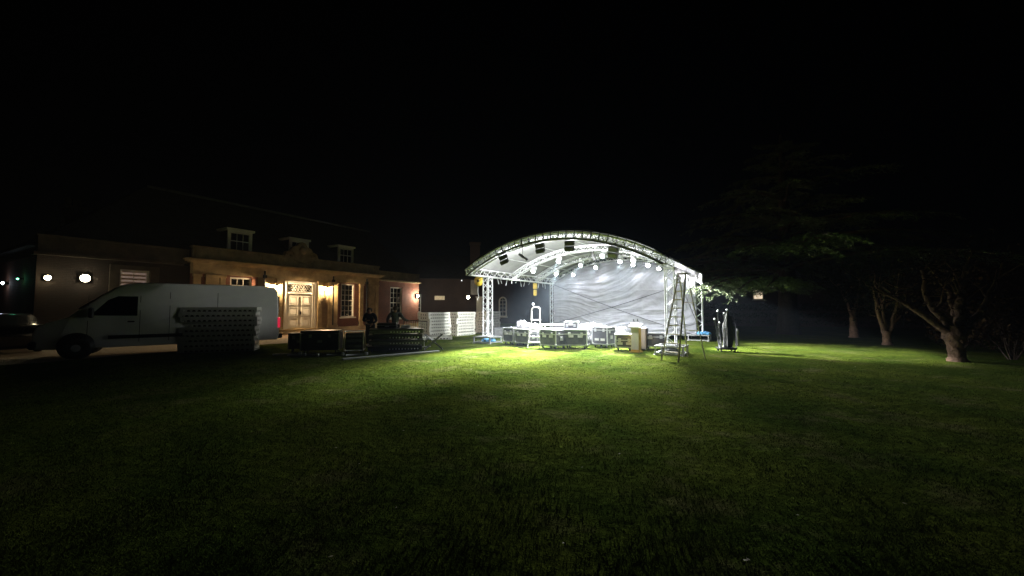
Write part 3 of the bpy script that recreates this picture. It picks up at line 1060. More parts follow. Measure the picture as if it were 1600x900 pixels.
hoist_disc()
p = sw(-.02, 4.62)
t = thing('chain_hoist', 'yellow two-part chain hoist hanging from the left side beam', 'hoist', (p.x, p.y, SH - .16), SA)
MB().cbox((0, 0, -.22), (.2, .2, .34), .03).build('motor', YELLOW, t)
MB().cbox((0, 0, -.61), (.19, .19, .36), .05).build('chain_bag', YELLOW, t)
MB().tube([(0, 0, .04), (0, 0, -.06)], .02, 6).bb(-.09, .09, -.09, .09, -.425, -.4).build('hook', IRON, t)


# blue ballast sacks at three tower feet
def crumple(name, m, loc, size, seed, label, cat, rz=0, group=None, amp=.42, nu=44, nv=26):
    mb = MB()

    def f(u, v):
        a = u * 2 * math.pi
        e_ = -math.pi / 2 + v * math.pi
        d = Vector((math.cos(a) * math.cos(e_), math.sin(a) * math.cos(e_), math.sin(e_)))
        k = 1 + amp * (noise.noise(d * 2.1 + Vector((seed, 0, 0))) + .6 * abs(noise.noise(d * 5 + Vector((0, seed, 0)))) + .3 * noise.noise(d * 11 + Vector((seed, 2, 0))))
        return (d.x * size[0] / 2 * k, d.y * size[1] / 2 * k, max(0, (d.z * k * .5 + .42) * size[2]))
    mb.grid(f, nu, nv)
    o = mb.build(name, m, None, loc, rz)
    tag(o, label, cat, group)
    return o


crumple('ballast_sack', BLUE, sw(.15, -.1, .02), (.62, .6, .24), 1.2, 'blue ballast sack in the base frame of the front left tower', 'ballast sack', SA, 'ballast sacks in the tower bases')
crumple('ballast_sack', BLUE, sw(SW + .22, SD - .1, .29), (.55, .5, .2), 4.2, 'blue ballast sack heaped on the base frame of the rear right tower', 'ballast sack', SA, 'ballast sacks in the tower bases')
crumple('ballast_sack', mat('grey_sack', (.25, .27, .27), .8), sw(SW - .05, .02, .02), (.6, .6, .22), 6.2, 'grey ballast sack in the base frame of the front right tower behind the tall ladder', 'ballast sack', SA, 'ballast sacks in the tower bases')


# ------------------------------------------------------------------ flight cases
def flight_case(x, y, rz, w, d, h, label, lid=.3, marks=((-.2, .1), (.2, .1)), wheels=True, z=0):
    t = thing('flight_case', label, 'flight case', (x, y, z), rz, 'flight cases along the stage front')
    z0 = .13 if wheels else .01
    MB().bb(-w / 2 + .012, w / 2 - .012, -d / 2 + .012, d / 2 - .012, z0 + .012, z0 + h - .012).build('body', LAMINATE, t)
    e_ = MB()
    k = .038
    hx, hy = w / 2, d / 2
    for sx in (-1, 1):
        for sy in (-1, 1):
            e_.box((sx * (hx - k / 2), sy * (hy - k / 2), z0 + h / 2), (k, k, h - 2 * k))
    for zz in (z0 + k / 2, z0 + h - k / 2):
        for sy in (-1, 1):
            e_.box((0, sy * (hy - k / 2), zz), (w, k, k))
        for sx in (-1, 1):
            e_.box((sx * (hx - k / 2), 0, zz), (k, d - 2 * k, k))
    if lid:
        zl = z0 + h * (1 - lid)
        for sy in (-1, 1):
            e_.box((0, sy * (hy - .007), zl), (w - 2 * k, .018, .035))
        for sx in (-1, 1):
            e_.box((sx * (hx - .007), 0, zl), (.018, d - 2 * k, .035))
    for sx in (-1, 1):
        for sy in (-1, 1):
            for zz in (z0 + .035, z0 + h - .035):
                e_.cbox((sx * (hx - .035), sy * (hy - .035), zz), (.09, .09, .09), .025)
    e_.build('edge_trim', CASE_TRIM, t)
    zl = z0 + h * (1 - lid) if lid else z0 + h * .6
    for sx in (-.27, .27):
        for sy in (-1, 1):
            MB().cbox((sx * w, sy * (hy + .006), zl), (.11, .018, .14), .008).build('latch', CASE_TRIM, t)
    for sx in (-1, 1):
        MB().cbox((sx * (hx + .006), 0, z0 + h * .42), (.018, .19, .15), .008).build('handle', CASE_TRIM, t)
        MB().cbox((sx * (hx + .006), -.22 * d, z0 + h * .72), (.016, .12, .1), .006).build('latch', CASE_TRIM, t)
    for mx_, mz in marks:
        MB().bb(mx_ * w - .1, mx_ * w + .1, -hy - .004, -hy + .008, z0 + h * .42 + mz - .05, z0 + h * .42 + mz + .05).build('label_plate', WHITE_LABEL, t)
    if wheels:
        for sx in (-1, 1):
            for sy in (-1, 1):
                cx, cy = sx * (hx - .11), sy * (hy - .11)
                wh = MB().lathe([(.02, -.02), (.05, -.018), (.05, .018), (.02, .02)], (cx, cy, .05), 12, Matrix.Rotation(R(90), 3, 'Y')).build('castor', RUBBER, t)
                MB().bb(cx - .035, cx + .035, cy - .03, cy + .03, .105, .128).bb(cx - .033, cx - .026, cy - .02, cy + .02, .04, .105).bb(cx + .026, cx + .033, cy - .02, cy + .02, .04, .105).build('castor_fork', ALU_DULL, wh)
    return t


# each: front corner seen nearest, laid out left to right
q45 = R(-45)
flight_case(.0, 18.2, R(-38), .62, .6, .64, 'small dark flight case at the left end of the row, half behind its neighbour')
flight_case(.62, 17.55, R(-42), .82, .62, .62, 'dark flight case behind the white stepladder legs')
flight_case(1.72, 16.5, R(-47), .9, .72, .66, 'dark flight case standing corner-on just right of the white stepladder')
flight_case(2.72, 16.5, R(-22), .95, .62, .66, 'dark flight case under the small open-topped case, two white labels on its front')
flight_case(3.92, 16.9, R(-44), .74, .68, .74, 'tall square flight case standing corner-on in the middle of the row', lid=.18, marks=((-.18, -.1), (.2, -.1)))
flight_case(4.42, 15.65, R(-12), .66, .6, .52, 'low wide-trimmed flight case just left of the wooden lectern', lid=.45, marks=((-.25, -.06), (.25, -.06)))
flight_case(5.78, 16.0, R(-14), .74, .6, .55, 'low flight case between the grey cabinet and the tall ladder', lid=.3, marks=((-.3, .12),))
# smaller things on top of the row
flight_case(2.66, 17.6, R(-18), .62, .5, .42, 'small white-trimmed equipment case raised behind the row, left of centre', lid=0, marks=((-.0, .12),), wheels=False, z=.64)
flight_case(2.5, 17.95, R(-18), 1.1, .8, .6, 'plain case carrying the small white-trimmed case behind the front row')
# open silver rack frame behind
t = thing('rack_frame', 'low open silver rack frame behind the corner-on flight case', 'rack frame', (1.95, 18.0, 0), R(-20))
rk = MB()
for sx in (-.55, .55):
    for sy in (-.3, .3):
        rk.bb(sx - .02, sx + .02, sy - .02, sy + .02, 0, .92)
rk.build('posts', ALU, t)
rk = MB()
for z in (.35, .72, .9):
    for sy in (-.3, .3):
        rk.bb(-.528, .528, sy - .018, sy + .018, z - .03, z + .03)
    for sx in (-.55, .55):
        rk.bb(sx - .018, sx + .018, -.278, .278, z - .03, z + .03)
rk.build('rails', ALU, t)
MB().bb(-.5, .5, -.27, .27, .33, .37).build('shelf', ALU_DULL, t)

crumple('cloth_bundle', CLOTH, (.55, 18.25, .0), (.9, .8, 1.05), 2.0, 'white cloth bundle heaped behind the left flight cases, tallest of the heaps', 'cloth', R(20), 'cloth heaps behind the cases')
crumple('cloth_bundle', CLOTH, (.98, 17.95, .0), (.9, .6, .95), 3.1, 'white cloth bundle sagging behind the legs of the white stepladder', 'cloth', R(-10), 'cloth heaps behind the cases')
crumple('cloth_bundle', mat('grey_cloth', (.4, .4, .43), .85, 0, .2, 6, .4, 20), (3.75, 18.3, 0), (1.5, .9, .95), 5.3, 'grey crumpled cloth heap behind the tall square case', 'cloth', R(-20), 'cloth heaps behind the cases')
crumple('cloth_bundle', CLOTH, (4.75, 17.6, 0), (1.0, .8, .85), 7.7, 'white crumpled cloth heap behind the lectern', 'cloth', R(-35), 'cloth heaps behind the cases')

# lectern
t = thing('lectern', 'honey wood lectern with white slanted top standing in front of the stage', 'lectern', (4.72, 15.05, 0), R(-38))
MB().prism([(-.15, .04), (.15, .04), (.15, .93), (-.15, .93)], -.13, .13).build('column', WOOD, t)
MB().bb(-.2, .2, -.18, .18, 0, .038).build('foot', WOOD, t)
MB().box((0, -.02, 1.01), (.44, .36, .045), Matrix.Rotation(R(18), 3, 'X')).bb(-.215, .215, -.2, -.18, .905, .965).build('slanted_top', WHITEP, t)
MB().bb(-.145, .145, -.14, -.133, .1, .88).build('front_panel', mat('pale_panel', (.66, .6, .5), .5, 0, .06, 4), t)
for s_ in (-.1, .12):
    MB().tube([(s_, .1, 1.04), (s_, .08, 1.12), (s_ * .7, -.02, 1.2)], .008, 5).lathe([(.012, -.04), (.022, -.02), (.022, .02), (.01, .04)], (s_ * .7, -.03, 1.21), 8).build('microphone', BLACKM, t)

t = thing('upright_cabinet', 'pale grey upright cabinet with dark side, just right of the lectern', 'cabinet', (5.15, 15.9, 0), R(-30))
MB().cbox((0, 0, .46), (.52, .42, .84), .02).build('body', mat('pale_grey_paint', (.42, .4, .42), .5, 0, .1, 4), t)
MB().bb(.262, .285, -.2, .2, .06, .86).build('side_grille', BLACKM, t)
MB().bb(-.2, .2, -.15, .15, 0, .038).build('plinth', RUBBER, t)
MB().bb(-.08, .08, -.222, -.211, .66, .7).build('handle', BLACKM, t)


# ------------------------------------------------------------------ ladders
def stepladder(name, label, loc, rz, hgt, wb, wt, spread, n, m, tread_m, loop=0, back_rungs=0):
    t = thing(name, label, 'stepladder', loc, rz)
    F0, T0 = -spread / 2, spread * .02

    def fp(s_, k):           # front stile point at height fraction
        w_ = wb + (wt - wb) * k
        return Vector((s_ * w_ / 2, F0 + (T0 - F0) * k, hgt * k))

    def bp_(s_, k):
        w_ = wb * 1.05 + (wt - wb * 1.05) * k
        return Vector((s_ * w_ / 2, spread / 2 + (T0 + .07 - spread / 2) * k, hgt * k))
    for s_ in (-1, 1):
        MB().bar(fp(s_, 0), fp(s_, 1), .028, .05).build('front_stile', m, t)
        MB().bar(bp_(s_, 0), bp_(s_, 1 - .02), .024, .034).build('rear_leg', m, t)
    for i in range(n):
        k = (i + 1) / (n + 1)
        a, b_ = fp(-1, k), fp(1, k)
        MB().bar(a + Vector((.018, 0, 0)), b_ - Vector((.018, 0, 0)), .085, .03).build('tread', tread_m, t)
    for k in [(i + 1) / (back_rungs + 1) for i in range(back_rungs)]:
        MB().bar(bp_(-1, k) + Vector((.016, 0, 0)), bp_(1, k) - Vector((.016, 0, 0)), .02, .03).build('rear_brace', m, t)
    MB().bb(-wt / 2 - .02, wt / 2 + .02, T0 - .06, T0 + .16, hgt * 1.0 + .002, hgt * 1.0 + .045).build('top_cap', m, t)
    for s_ in (-1, 1):
        MB().tube([fp(s_, .42) + Vector((0, .02, 0)), (fp(s_, .42) + bp_(s_, .42)) / 2 - Vector((0, 0, .05)), bp_(s_, .42)], .008, 4).build('stay', IRON, t)
    if loop:
        q0, q1 = fp(-1, 1), fp(1, 1)
        q0.y -= .05
        q1.y -= .05
        pts = [q0]
        for a in np.linspace(math.pi, 0, 9):
            pts.append(Vector(((wt / 2) * math.cos(a), q0.y + .03, hgt + loop - .12 + .12 * math.sin(a))))
        pts.append(q1)
        MB().tube(pts, .022, 7).build('hand_rail', m, t)
    return t


LAD = mat('ladder_aluminium', (.68, .62, .60), .45, .4, .15, 8)
TREAD = mat('ladder_tread', (.66, .56, .42), .55, .1, .15, 8)
fm, rm = Vector((4.97, 12.5)), Vector((6.2, 13.35))
mid = (fm + rm) / 2
rzl = math.atan2(rm.y - fm.y, rm.x - fm.x) - math.pi / 2
stepladder('tall_stepladder', 'tall dark aluminium stepladder standing open in front of the right side of the stage', (mid.x, mid.y, 0), rzl, 2.78, .60, .26, (rm - fm).length, 9, LAD, TREAD, 0, 2)
stepladder('platform_stepladder', 'short white stepladder with a hooped handrail standing among the flight cases', (1.02, 17.0, 0), R(-12), 1.12, .56, .36, .95, 4, WHITEP, WHITEP, .58, 2)


# ------------------------------------------------------------------ stacked aluminium deck sections
def deck_section(w, d, h):
    """shallow aluminium deck: deep edge rail on a row of short curved feet"""
    fr_ = MB()
    k = .034
    z0, z1 = h * .42, h
    for sy in (-1, 1):
        fr_.box((0, sy * (d / 2 - k / 2), (z0 + z1) / 2), (w, k, z1 - z0))
    for sx in (-1, 1):
        fr_.box((sx * (w / 2 - k / 2), 0, (z0 + z1) / 2), (k, d - 2 * k, z1 - z0))
    for sx in (-1, 1):
        for sy in (-1, 1):
            fr_.box((sx * (w / 2 - .05), sy * (d / 2 - .05), z0 / 2), (.1, .1, z0 - .002))
    lt = MB()

    def foot(x, y, ax):
        n = Vector((1, 0, 0)) if ax == 'x' else Vector((0, 1, 0))
        o_ = Vector((0, 1, 0)) if ax == 'x' else Vector((1, 0, 0))
        for t0, t1, zz in ((-.038, .038, .8), (-.022, .022, .35)):
            c_ = Vector((x, y, z0 * (.78 if zz > .5 else .3)))
            lt.box(c_, [abs(n[i]) * (t1 - t0) + abs(o_[i]) * .03 + (z0 * (.4 if zz > .5 else .52) if i == 2 else 0) for i in range(3)])
    n = max(5, int(w / .16))
    for i in range(1, n):
        for sy in (-1, 1):
            foot(-w / 2 + w * i / n, sy * (d / 2 - .03), 'x')
    n = max(4, int(d / .16))
    for i in range(1, n):
        for sx in (-1, 1):
            foot(sx * (w / 2 - .03), -d / 2 + d * i / n, 'y')
    for sy in (-1, 1):
        lt.box((0, sy * (d / 2 - .03), .006), (w - .1, .03, .012))
    for sx in (-1, 1):
        lt.box((sx * (w / 2 - .03), 0, .0062), (.03, d - .1, .012))
    pn = MB().bb(-w / 2 + k + .002, w / 2 - k - .002, -d / 2 + k + .002, d / 2 - k - .002, h - .02, h - .004).bb(-w / 2 + .09, w / 2 - .09, -d / 2 + .09, d / 2 - .09, z0 * .2, h - .022)
    return fr_, lt, pn


DECKM = mat('deck_frame', (.84, .83, .77), .42, .35, .14, 6)
PLY = mat('deck_ply', (.09, .075, .06), .7, 0, .3, 5)
NUM = ('bottom', 'second from the bottom', 'third from the bottom', 'fourth from the bottom', 'fifth from the bottom', 'sixth from the bottom', 'seventh from the bottom', 'eighth from the bottom', 'topmost')


def deck_stack(cx, cy, rz, w, d, h, n, where, group, m=DECKM):
    f_, l_, p_ = deck_section(w, d, h)
    r_ = random.Random(int(cx * 100))
    first = None
    for i in range(n):
        nm = 'topmost' if i == n - 1 else NUM[i]
        lab = f'silver deck section, {nm} {where}'
        loc = (cx + r_.uniform(-.05, .05), cy + r_.uniform(-.05, .05), .005 + i * (h + .004))
        if first is None:
            t = thing('deck_section', lab, 'deck section', loc, rz, group)
            fo = f_.build('frame', m, t)
            l_.build('foot_rail', m, fo)
            p_.build('panel', PLY, t)
            first = t
        else:
            t = copy_tree(first)
            t.location = loc
            t['label'] = lab
        t.rotation_euler = (0, 0, rz + r_.uniform(-.03, .03))


deck_stack(-11.35, 15.45, math.atan2(15.49 - 14.64, -10.51 + 12.77), 2.44, .8, .185, 9, 'in the stack by the van', 'deck sections stacked by the van')
# three stacks lined up beyond the dark equipment
ST = [(-4.35, 22.3, 'in the left bright stack beyond the barrier'), (-3.1, 24.15, 'in the middle bright stack'), (-1.6, 26.6, 'in the bright stack behind the stage tower')]
for cx, cy, wh in ST:
    deck_stack(cx, cy, BA, 1.8, .8, .172, 8, wh, 'deck sections stacked left of the stage')
# odd low section on the grass before them
for (cx, cy, rz, lab) in ((-3.95, 21.0, R(12), 'single low silver deck section lying on the grass before the bright stacks'),):
    t = thing('deck_section', lab, 'deck section', (cx, cy, .005), rz, 'loose deck sections')
    a, b_, c_ = deck_section(1.5, .6, .17)
    b_.build('foot_rail', DECKM, a.build('frame', DECKM, t))
    c_.build('panel', PLY, t)
# long folded white covers behind the left cases
o = MB().cbox((0, 0, .3), (2.0, .7, .5), .09).cbox((0, .0, .02), (2.6, .9, .1), .04).build('folded_cover', CLOTH, None, (-.1, 22.6, .0), R(10))
tag(o, 'long folded white cover lying behind the left flight cases', 'folded cover')

# ------------------------------------------------------------------ dark equipment pile, left of the stage
DARKDECK = mat('black_deck', (.022, .022, .024), .4, 0, .3, 5)
DARKFR = mat('worn_steel', (.16, .16, .16), .4, .7, .3, 8)
rzp = math.atan2(15.27 - 14.84, -3.65 + 5.51)
for i in range(4):
    nm = ('bottom', 'second from the bottom', 'third from the bottom', 'topmost')[i]
    t = thing('staging_deck', f'black staging deck on the lawn, {nm} of its stack', 'staging deck', (-4.55 + .03 * (i % 2), 15.55, .02 + i * .215), rzp + .01 * (i - 1.5), 'black staging decks stacked on the lawn')
    MB().bb(-1, 1, -.5, .5, .15, .2).build('deck_top', DARKDECK, t)
    MB().bb(-.99, .99, -.49, -.45, .04, .148).bb(-.99, .99, .45, .49, .04, .148).bb(-.99, -.95, -.448, .448, .04, .148).bb(.95, .99, -.448, .448, .04, .148).build('side_rail', DARKFR if i % 2 else BLACKM, t)
    cl = MB()
    for k in range(10):
        x = -.2 + k * .115
        cl.lathe([(.01, -.006), (.028, -.005), (.028, .005), (.01, .006)], (x, -.496, .09), 8, Matrix.Rotation(R(90), 3, 'X'))
    cl.build('bolts', ALU, t)
    for sx in (-.85, .85):
        for sy in (-.4, .4):
            MB().bb(sx - .03, sx + .03, sy - .03, sy + .03, 0, .038).build('leg_socket', BLACKM, t)
t = thing('equipment_case', 'flat black case lying on top of the black staging decks, near the people', 'equipment case', (-4.95, 15.7, .885), rzp, 'cases on the lawn')
MB().cbox((0, 0, .095), (.74, .5, .19), .02).build('body', BLACKM, t)
MB().bb(-.37, .37, -.254, -.251, .1, .115).build('lid_seam', ALU_DULL, t)
MB().bb(-.08, .08, -.27, -.252, .05, .08).build('handle', ALU_DULL, t)
o = MB().cbox((0, 0, .05), (.34, .2, .1), .012).bb(-.14, .14, -.07, .07, .101, .106).build('white_box', WHITE_LABEL, None, (-4.2, 15.6, .885), rzp)
tag(o, 'small flat white box on the right end of the black staging decks', 'box')


def trunk(x, y, rz, w, d, h, label, m=BLACKM, trim=ALU_DULL):
    t = thing('wheeled_case', label, 'equipment trunk', (x, y, 0), rz, 'cases on the lawn')
    MB().bb(-w / 2, w / 2, -d / 2, d / 2, .12, .12 + h - .1).build('body', m, t)
    MB().cbox((0, 0, .12 + h - .045), (w + .02, d + .02, .085), .015).build('lid', m, t)
    e_ = MB()
    for sx in (-1, 1):
        for sy in (-1, 1):
            e_.bb(sx * w / 2 - .02, sx * w / 2 + .02, sy * d / 2 - .02, sy * d / 2 + .02, .125, .12 + h - .092)
    e_.build('corner_trim', trim, t)
    for sx in (-.25, .25):
        MB().cbox((sx * w, -d / 2 - .012, .12 + h * .72), (.1, .02, .12), .006).build('latch', trim, t)
    MB().cbox((0, -d / 2 - .02, .12 + h * .45), (.16, .035, .09), .01).build('handle', trim, t)
    for sx in (-1, 1):
        for sy in (-1, 1):
            MB().lathe([(.015, -.02), (.055, -.018), (.055, .018), (.015, .02)], (sx * (w / 2 - .12), sy * (d / 2 - .12), .056), 12, Matrix.Rotation(R(90), 3, 'Y')).bb(sx * (w / 2 - .12) - .03, sx * (w / 2 - .12) + .03, sy * (d / 2 - .12) - .03, sy * (d / 2 - .12) + .03, .105, .118).build('castor', RUBBER, t)
    return t


trunk(-7.15, 14.9, R(14), 1.3, .75, .72, 'large black trunk with a smooth reflecting lid left of the black staging decks')
trunk(-8.2, 15.3, R(22), .7, .6, .6, 'smaller black trunk at the left end of the equipment, nearest the van')
# tubular framed black box
t = thing('framed_amplifier_rack', 'black rack in a bright silver frame between the large trunk and the black decks', 'rack', (-5.95, 15.0, 0), R(14), 'cases on the lawn')
MB().bb(-.3, .3, -.28, .28, .14, .74).build('body', BLACKM, t)
fr_ = MB()
for sx in (-.33, .33):
    for sy in (-.31, .31):
        fr_.tube([(sx, sy, .1), (sx, sy, .8)], .018, 6)
for z in (.1, .8):
    fr_.tube([(-.33, -.31, z), (.33, -.31, z), (.33, .31, z), (-.33, .31, z), (-.33, -.31, z)], .018, 6)
fr_.build('frame', CASE_TRIM, t)
for z in (.2, .4, .58):
    MB().bb(-.27, .27, -.292, -.281, z, z + .1).build('rack_unit', DARKFR, t)
for sx in (-.25, .25):
    for sy in (-.22, .22):
        MB().lathe([(.015, -.02), (.045, -.018), (.045, .018), (.015, .02)], (sx, sy, .046), 10, Matrix.Rotation(R(90), 3, 'Y')).bb(sx - .025, sx + .025, sy - .025, sy + .025, .088, .138).build('castor', RUBBER, t)
# chrome hooked clamps and pipe pieces before it
rs = random.Random(11)
for i, (x, y, L, rz) in enumerate(((-5.45, 13.9, .7, .5), (-6.2, 13.9, .55, .2), (-6.9, 13.75, .45, -.3), (-8.0, 14.1, .9, .3), (-7.5, 13.8, .6, .05))):
    wh = ('beside the white plank', 'in front of the silver framed rack', 'in front of the large black trunk', 'nearest the van', 'between the two black trunks')[i]
    t = thing('pipe_leg', f'short steel pipe leg lying on the grass {wh}', 'pipe leg', (x, y, .036), rz, 'steel legs lying on the grass')
    MB().tube([(-L / 2, 0, 0), (L / 2, 0, 0)], .028, 8).build('pipe', ALU_DULL, t)
    MB().cbox((L / 2 - .03, 0, .02), (.1, .08, .1), .015).build('clamp', ALU, t)
# white plank
p0, p1 = Vector((-5.45, 12.75)), Vector((-2.8, 15.1))
o = MB().cbox((0, 0, .03), ((p1 - p0).length, .16, .05), .008).build('white_plank', mat('white_board', (.5, .5, .5), .5, 0, .2, 3), None, ((p0.x + p1.x) / 2, (p0.y + p1.y) / 2, 0), math.atan2(p1.y - p0.y, p1.x - p0.x))
tag(o, 'long white plank lying on the grass before the black staging decks', 'plank')
# barrier
b0, b1 = Vector((-4.9, 18.2)), Vector((-3.75, 16.9))
t = thing('crowd_barrier', 'pale railing of upright bars between the grey-jumpered person and the bright stacks', 'barrier', ((b0.x + b1.x) / 2, (b0.y + b1.y) / 2, 0), math.atan2(b1.y - b0.y, b1.x - b0.x))
L = (b1 - b0).length * 1.25
MB().tube([(-L / 2, 0, .25), (-L / 2, 0, 1.1), (L / 2, 0, 1.1), (L / 2, 0, .25), (-L / 2, 0, .25)], .022, 8).build('frame', DARKFR, t)
bars = MB()
for i in range(11):
    x = -L / 2 + L * (i + 1) / 12
    bars.tube([(x, 0, .26), (x, 0, 1.09)], .012, 6)
bars.build('bars', ALU, t)
for sx in (-.8, .8):
    MB().bar((sx * L / 2, -.3, .015), (sx * L / 2, .3, .015), .05, .03).tube([(sx * L / 2, 0, .03), (sx * L / 2, 0, .24)], .02, 6).build('foot', ALU_DULL, t)
# folded trestle legs at right end of decks
t = thing('folding_trestle', 'folding steel trestle with crossed legs at the right end of the black staging decks', 'trestle', (-3.15, 15.9, 0), rzp)
for sy in (-.2, .2):
    MB().tube([(-.35, sy, .02), (.35, sy, .62)], .02, 6).tube([(.35, sy + .05, .02), (-.35, sy + .05, .62)], .02, 6).build('crossed_legs', DARKFR, t)
MB().tube([(-.35, -.2, .62), (-.35, .25, .62)], .02, 6).tube([(.35, -.2, .62), (.35, .25, .62)], .02, 6).tube([(-.35, -.2, .02), (-.35, .25, .02)], .02, 6).tube([(.35, -.2, .02), (.35, .25, .02)], .02, 6).build('cross_bar', ALU_DULL, t)


# ------------------------------------------------------------------ people
def skin_mesh(name, nodes, edges, m, parent=None, root='pelvis', sub=2):
    """nodes: name -> (pos, rx, ry)"""
    ks = list(nodes)
    me = bpy.data.meshes.new(name)
    me.from_pydata([nodes[k][0] for k in ks], [(ks.index(a), ks.index(b_)) for a, b_ in edges], [])
    o = bpy.data.objects.new(name, me)
    COL.objects.link(o)
    sk = o.modifiers.new('skin', 'SKIN')
    sk.use_smooth_shade = True
    o.modifiers.new('sub', 'SUBSURF').levels = sub
    for i, k in enumerate(ks):
        d = me.skin_vertices[0].data[i]
        d.radius = (nodes[k][1], nodes[k][2])
        d.use_root = (k == root)
    dg = bpy.context.evaluated_depsgraph_get()
    me2 = bpy.data.meshes.new_from_object(o.evaluated_get(dg))
    o.modifiers.clear()
    o.data = me2
    bpy.data.meshes.remove(me)
    me2.name = name
    me2.materials.clear()
    me2.materials.append(m)
    me2.polygons.foreach_set('use_smooth', [True] * len(me2.polygons))
    if parent is not None:
        o.parent = parent
    return o


def person(label, loc, rz, J, top_m, hair_m, hgt=1.75, name='person'):
    """J: joint positions for a figure facing -y"""
    t = thing(name, label, 'person', loc, rz)
    V3 = Vector
    n = {'pelvis': (J['pelvis'], .13, .10), 'waist': (J['waist'], .125, .095), 'chest': (J['chest'], .15, .105), 'neckb': (J['neckb'], .075, .065), 'neck': (J['neck'], .054, .054),
         'jaw': (J['jaw'], .07, .075), 'head': (J['head'], .082, .098), 'crown': (J['crown'], .055, .07)}
    E_ = [('pelvis', 'waist'), ('waist', 'chest'), ('chest', 'neckb'), ('neckb', 'neck'), ('neck', 'jaw'), ('jaw', 'head'), ('head', 'crown')]
    for s_ in 'lr':
        n.update({'sh' + s_: (J['sh' + s_], .066, .06), 'el' + s_: (J['el' + s_], .045, .042), 'wr' + s_: (J['wr' + s_], .03, .026), 'pa' + s_: (J['pa' + s_], .04, .02)})
        n.update({'hip' + s_: (J['hip' + s_], .09, .09), 'kn' + s_: (J['kn' + s_], .06, .06), 'an' + s_: (J['an' + s_], .04, .04), 'he' + s_: (J['he' + s_], .04, .035), 'to' + s_: (J['to' + s_], .035, .022)})
        E_ += [('neckb', 'sh' + s_), ('sh' + s_, 'el' + s_), ('el' + s_, 'wr' + s_), ('wr' + s_, 'pa' + s_), ('pelvis', 'hip' + s_), ('hip' + s_, 'kn' + s_), ('kn' + s_, 'an' + s_), ('an' + s_, 'he' + s_), ('he' + s_, 'to' + s_)]
        # five fingers from the palm
        pa, wr_ = V3(J['pa' + s_]), V3(J['wr' + s_])
        d = (pa - wr_).normalized()
        sd = d.cross(V3((0, 0, 1)) if abs(d.z) < .8 else V3((1, 0, 0))).normalized()
        up = sd.cross(d)
        for f_, (off, ln) in enumerate(((-.03, .07), (-.01, .08), (.01, .075), (.03, .06))):
            a = pa + d * .03 + sd * off
            b1_ = a + d * ln * .55 - up * .012
            b2_ = b1_ + d * ln * .4 - up * .03
            n[f'f{f_}a{s_}'] = (a, .009, .009)
            n[f'f{f_}b{s_}'] = (b1_, .0085, .0085)
            n[f'f{f_}c{s_}'] = (b2_, .007, .007)
            E_ += [('pa' + s_, f'f{f_}a{s_}'), (f'f{f_}a{s_}', f'f{f_}b{s_}'), (f'f{f_}b{s_}', f'f{f_}c{s_}')]
        a = pa - d * .03 + sd * (-.04)
        n['th1' + s_] = (a, .011, .011)
        n['th2' + s_] = (a + d * .05 - sd * .02 - up * .01, .009, .009)
        E_ += [('pa' + s_, 'th1' + s_), ('th1' + s_, 'th2' + s_)]
    body = skin_mesh('body', n, E_, SKIN, t)
    # face: nose, ears, eyes on the head
    hd, jw = V3(J['head']), V3(J['jaw'])
    up = (V3(J['crown']) - jw).normalized()
    fw = V3(J.get('face', (0, -1, 0))).normalized()
    fw = (fw - up * fw.dot(up)).normalized()
    sd = fw.cross(up).normalized()
    mid_ = hd - up * .02
    MB().tube([mid_ + fw * .085 + up * .03, mid_ + fw * .118 - up * .02, mid_ + fw * .09 - up * .03], [.012, .018, .012], 6).build('nose', SKIN, t)
    for s_ in (-1, 1):
        MB().lathe([(.004, -.03), (.022, -.015), (.024, .01), (.006, .032)], mid_ + sd * (s_ * .083), 8).build('ear', SKIN, t)
        MB().lathe([(.003, -.01), (.012, -.004), (.012, .004), (.003, .01)], mid_ + fw * .09 + sd * (s_ * .034) + up * .028, 8).build('eye', BLACKM, t)
    MB().tube([mid_ + fw * .088 - up * .062 - sd * .022, mid_ + fw * .094 - up * .06, mid_ + fw * .088 - up * .062 + sd * .022], .006, 5).build('mouth', mat('lip', (.35, .14, .11), .5), t)
    hr = MB()

    def hf(u, v):
        a = u * 2 * math.pi
        e_ = -.55 + v * (math.pi / 2 + .55)
        d = sd * (math.cos(a) * math.cos(e_)) - fw * (math.sin(a) * math.cos(e_)) + up * math.sin(e_)
        front = max(0, d.dot(fw))
        r_ = .118 + .006 * noise.noise(d * 9) - (.045 if front > .45 and d.dot(up) < .55 else 0)
        return hd + up * .012 - fw * .008 + V3((d.x, d.y, d.z)) * r_
    hr.grid(hf, 20, 10)
    hr.build('hair', hair_m, t)

    def grow(keys, g, tweak=None):
        tweak = tweak or {}
        return {k: (n[k][0], n[k][1] + tweak.get(k, g), n[k][2] + tweak.get(k, g)) for k in keys}
    tops = ['pelvis', 'waist', 'chest', 'neckb', 'shl', 'ell', 'wrl', 'shr', 'elr', 'wrr']
    skin_mesh('jumper', grow(tops, .028, {'neckb': .012, 'wrl': .012, 'wrr': .012}), [e_ for e_ in E_ if e_[0] in tops and e_[1] in tops], top_m, t)
    low = ['pelvis', 'hipl', 'knl', 'anl', 'hipr', 'knr', 'anr']
    skin_mesh('trousers', grow(low, .02), [e_ for e_ in E_ if e_[0] in low and e_[1] in low], TROUS, t)
    for s_ in 'lr':
        q = V3(J['he' + s_])
        w_ = V3(J['to' + s_])
        MB().tube([q + (q - w_) * .35 + V3((0, 0, -.0)), q, w_, w_ + (w_ - q) * .35], [.035, .05, .046, .03], 8).build('shoe', BLACKM, t)
    return t


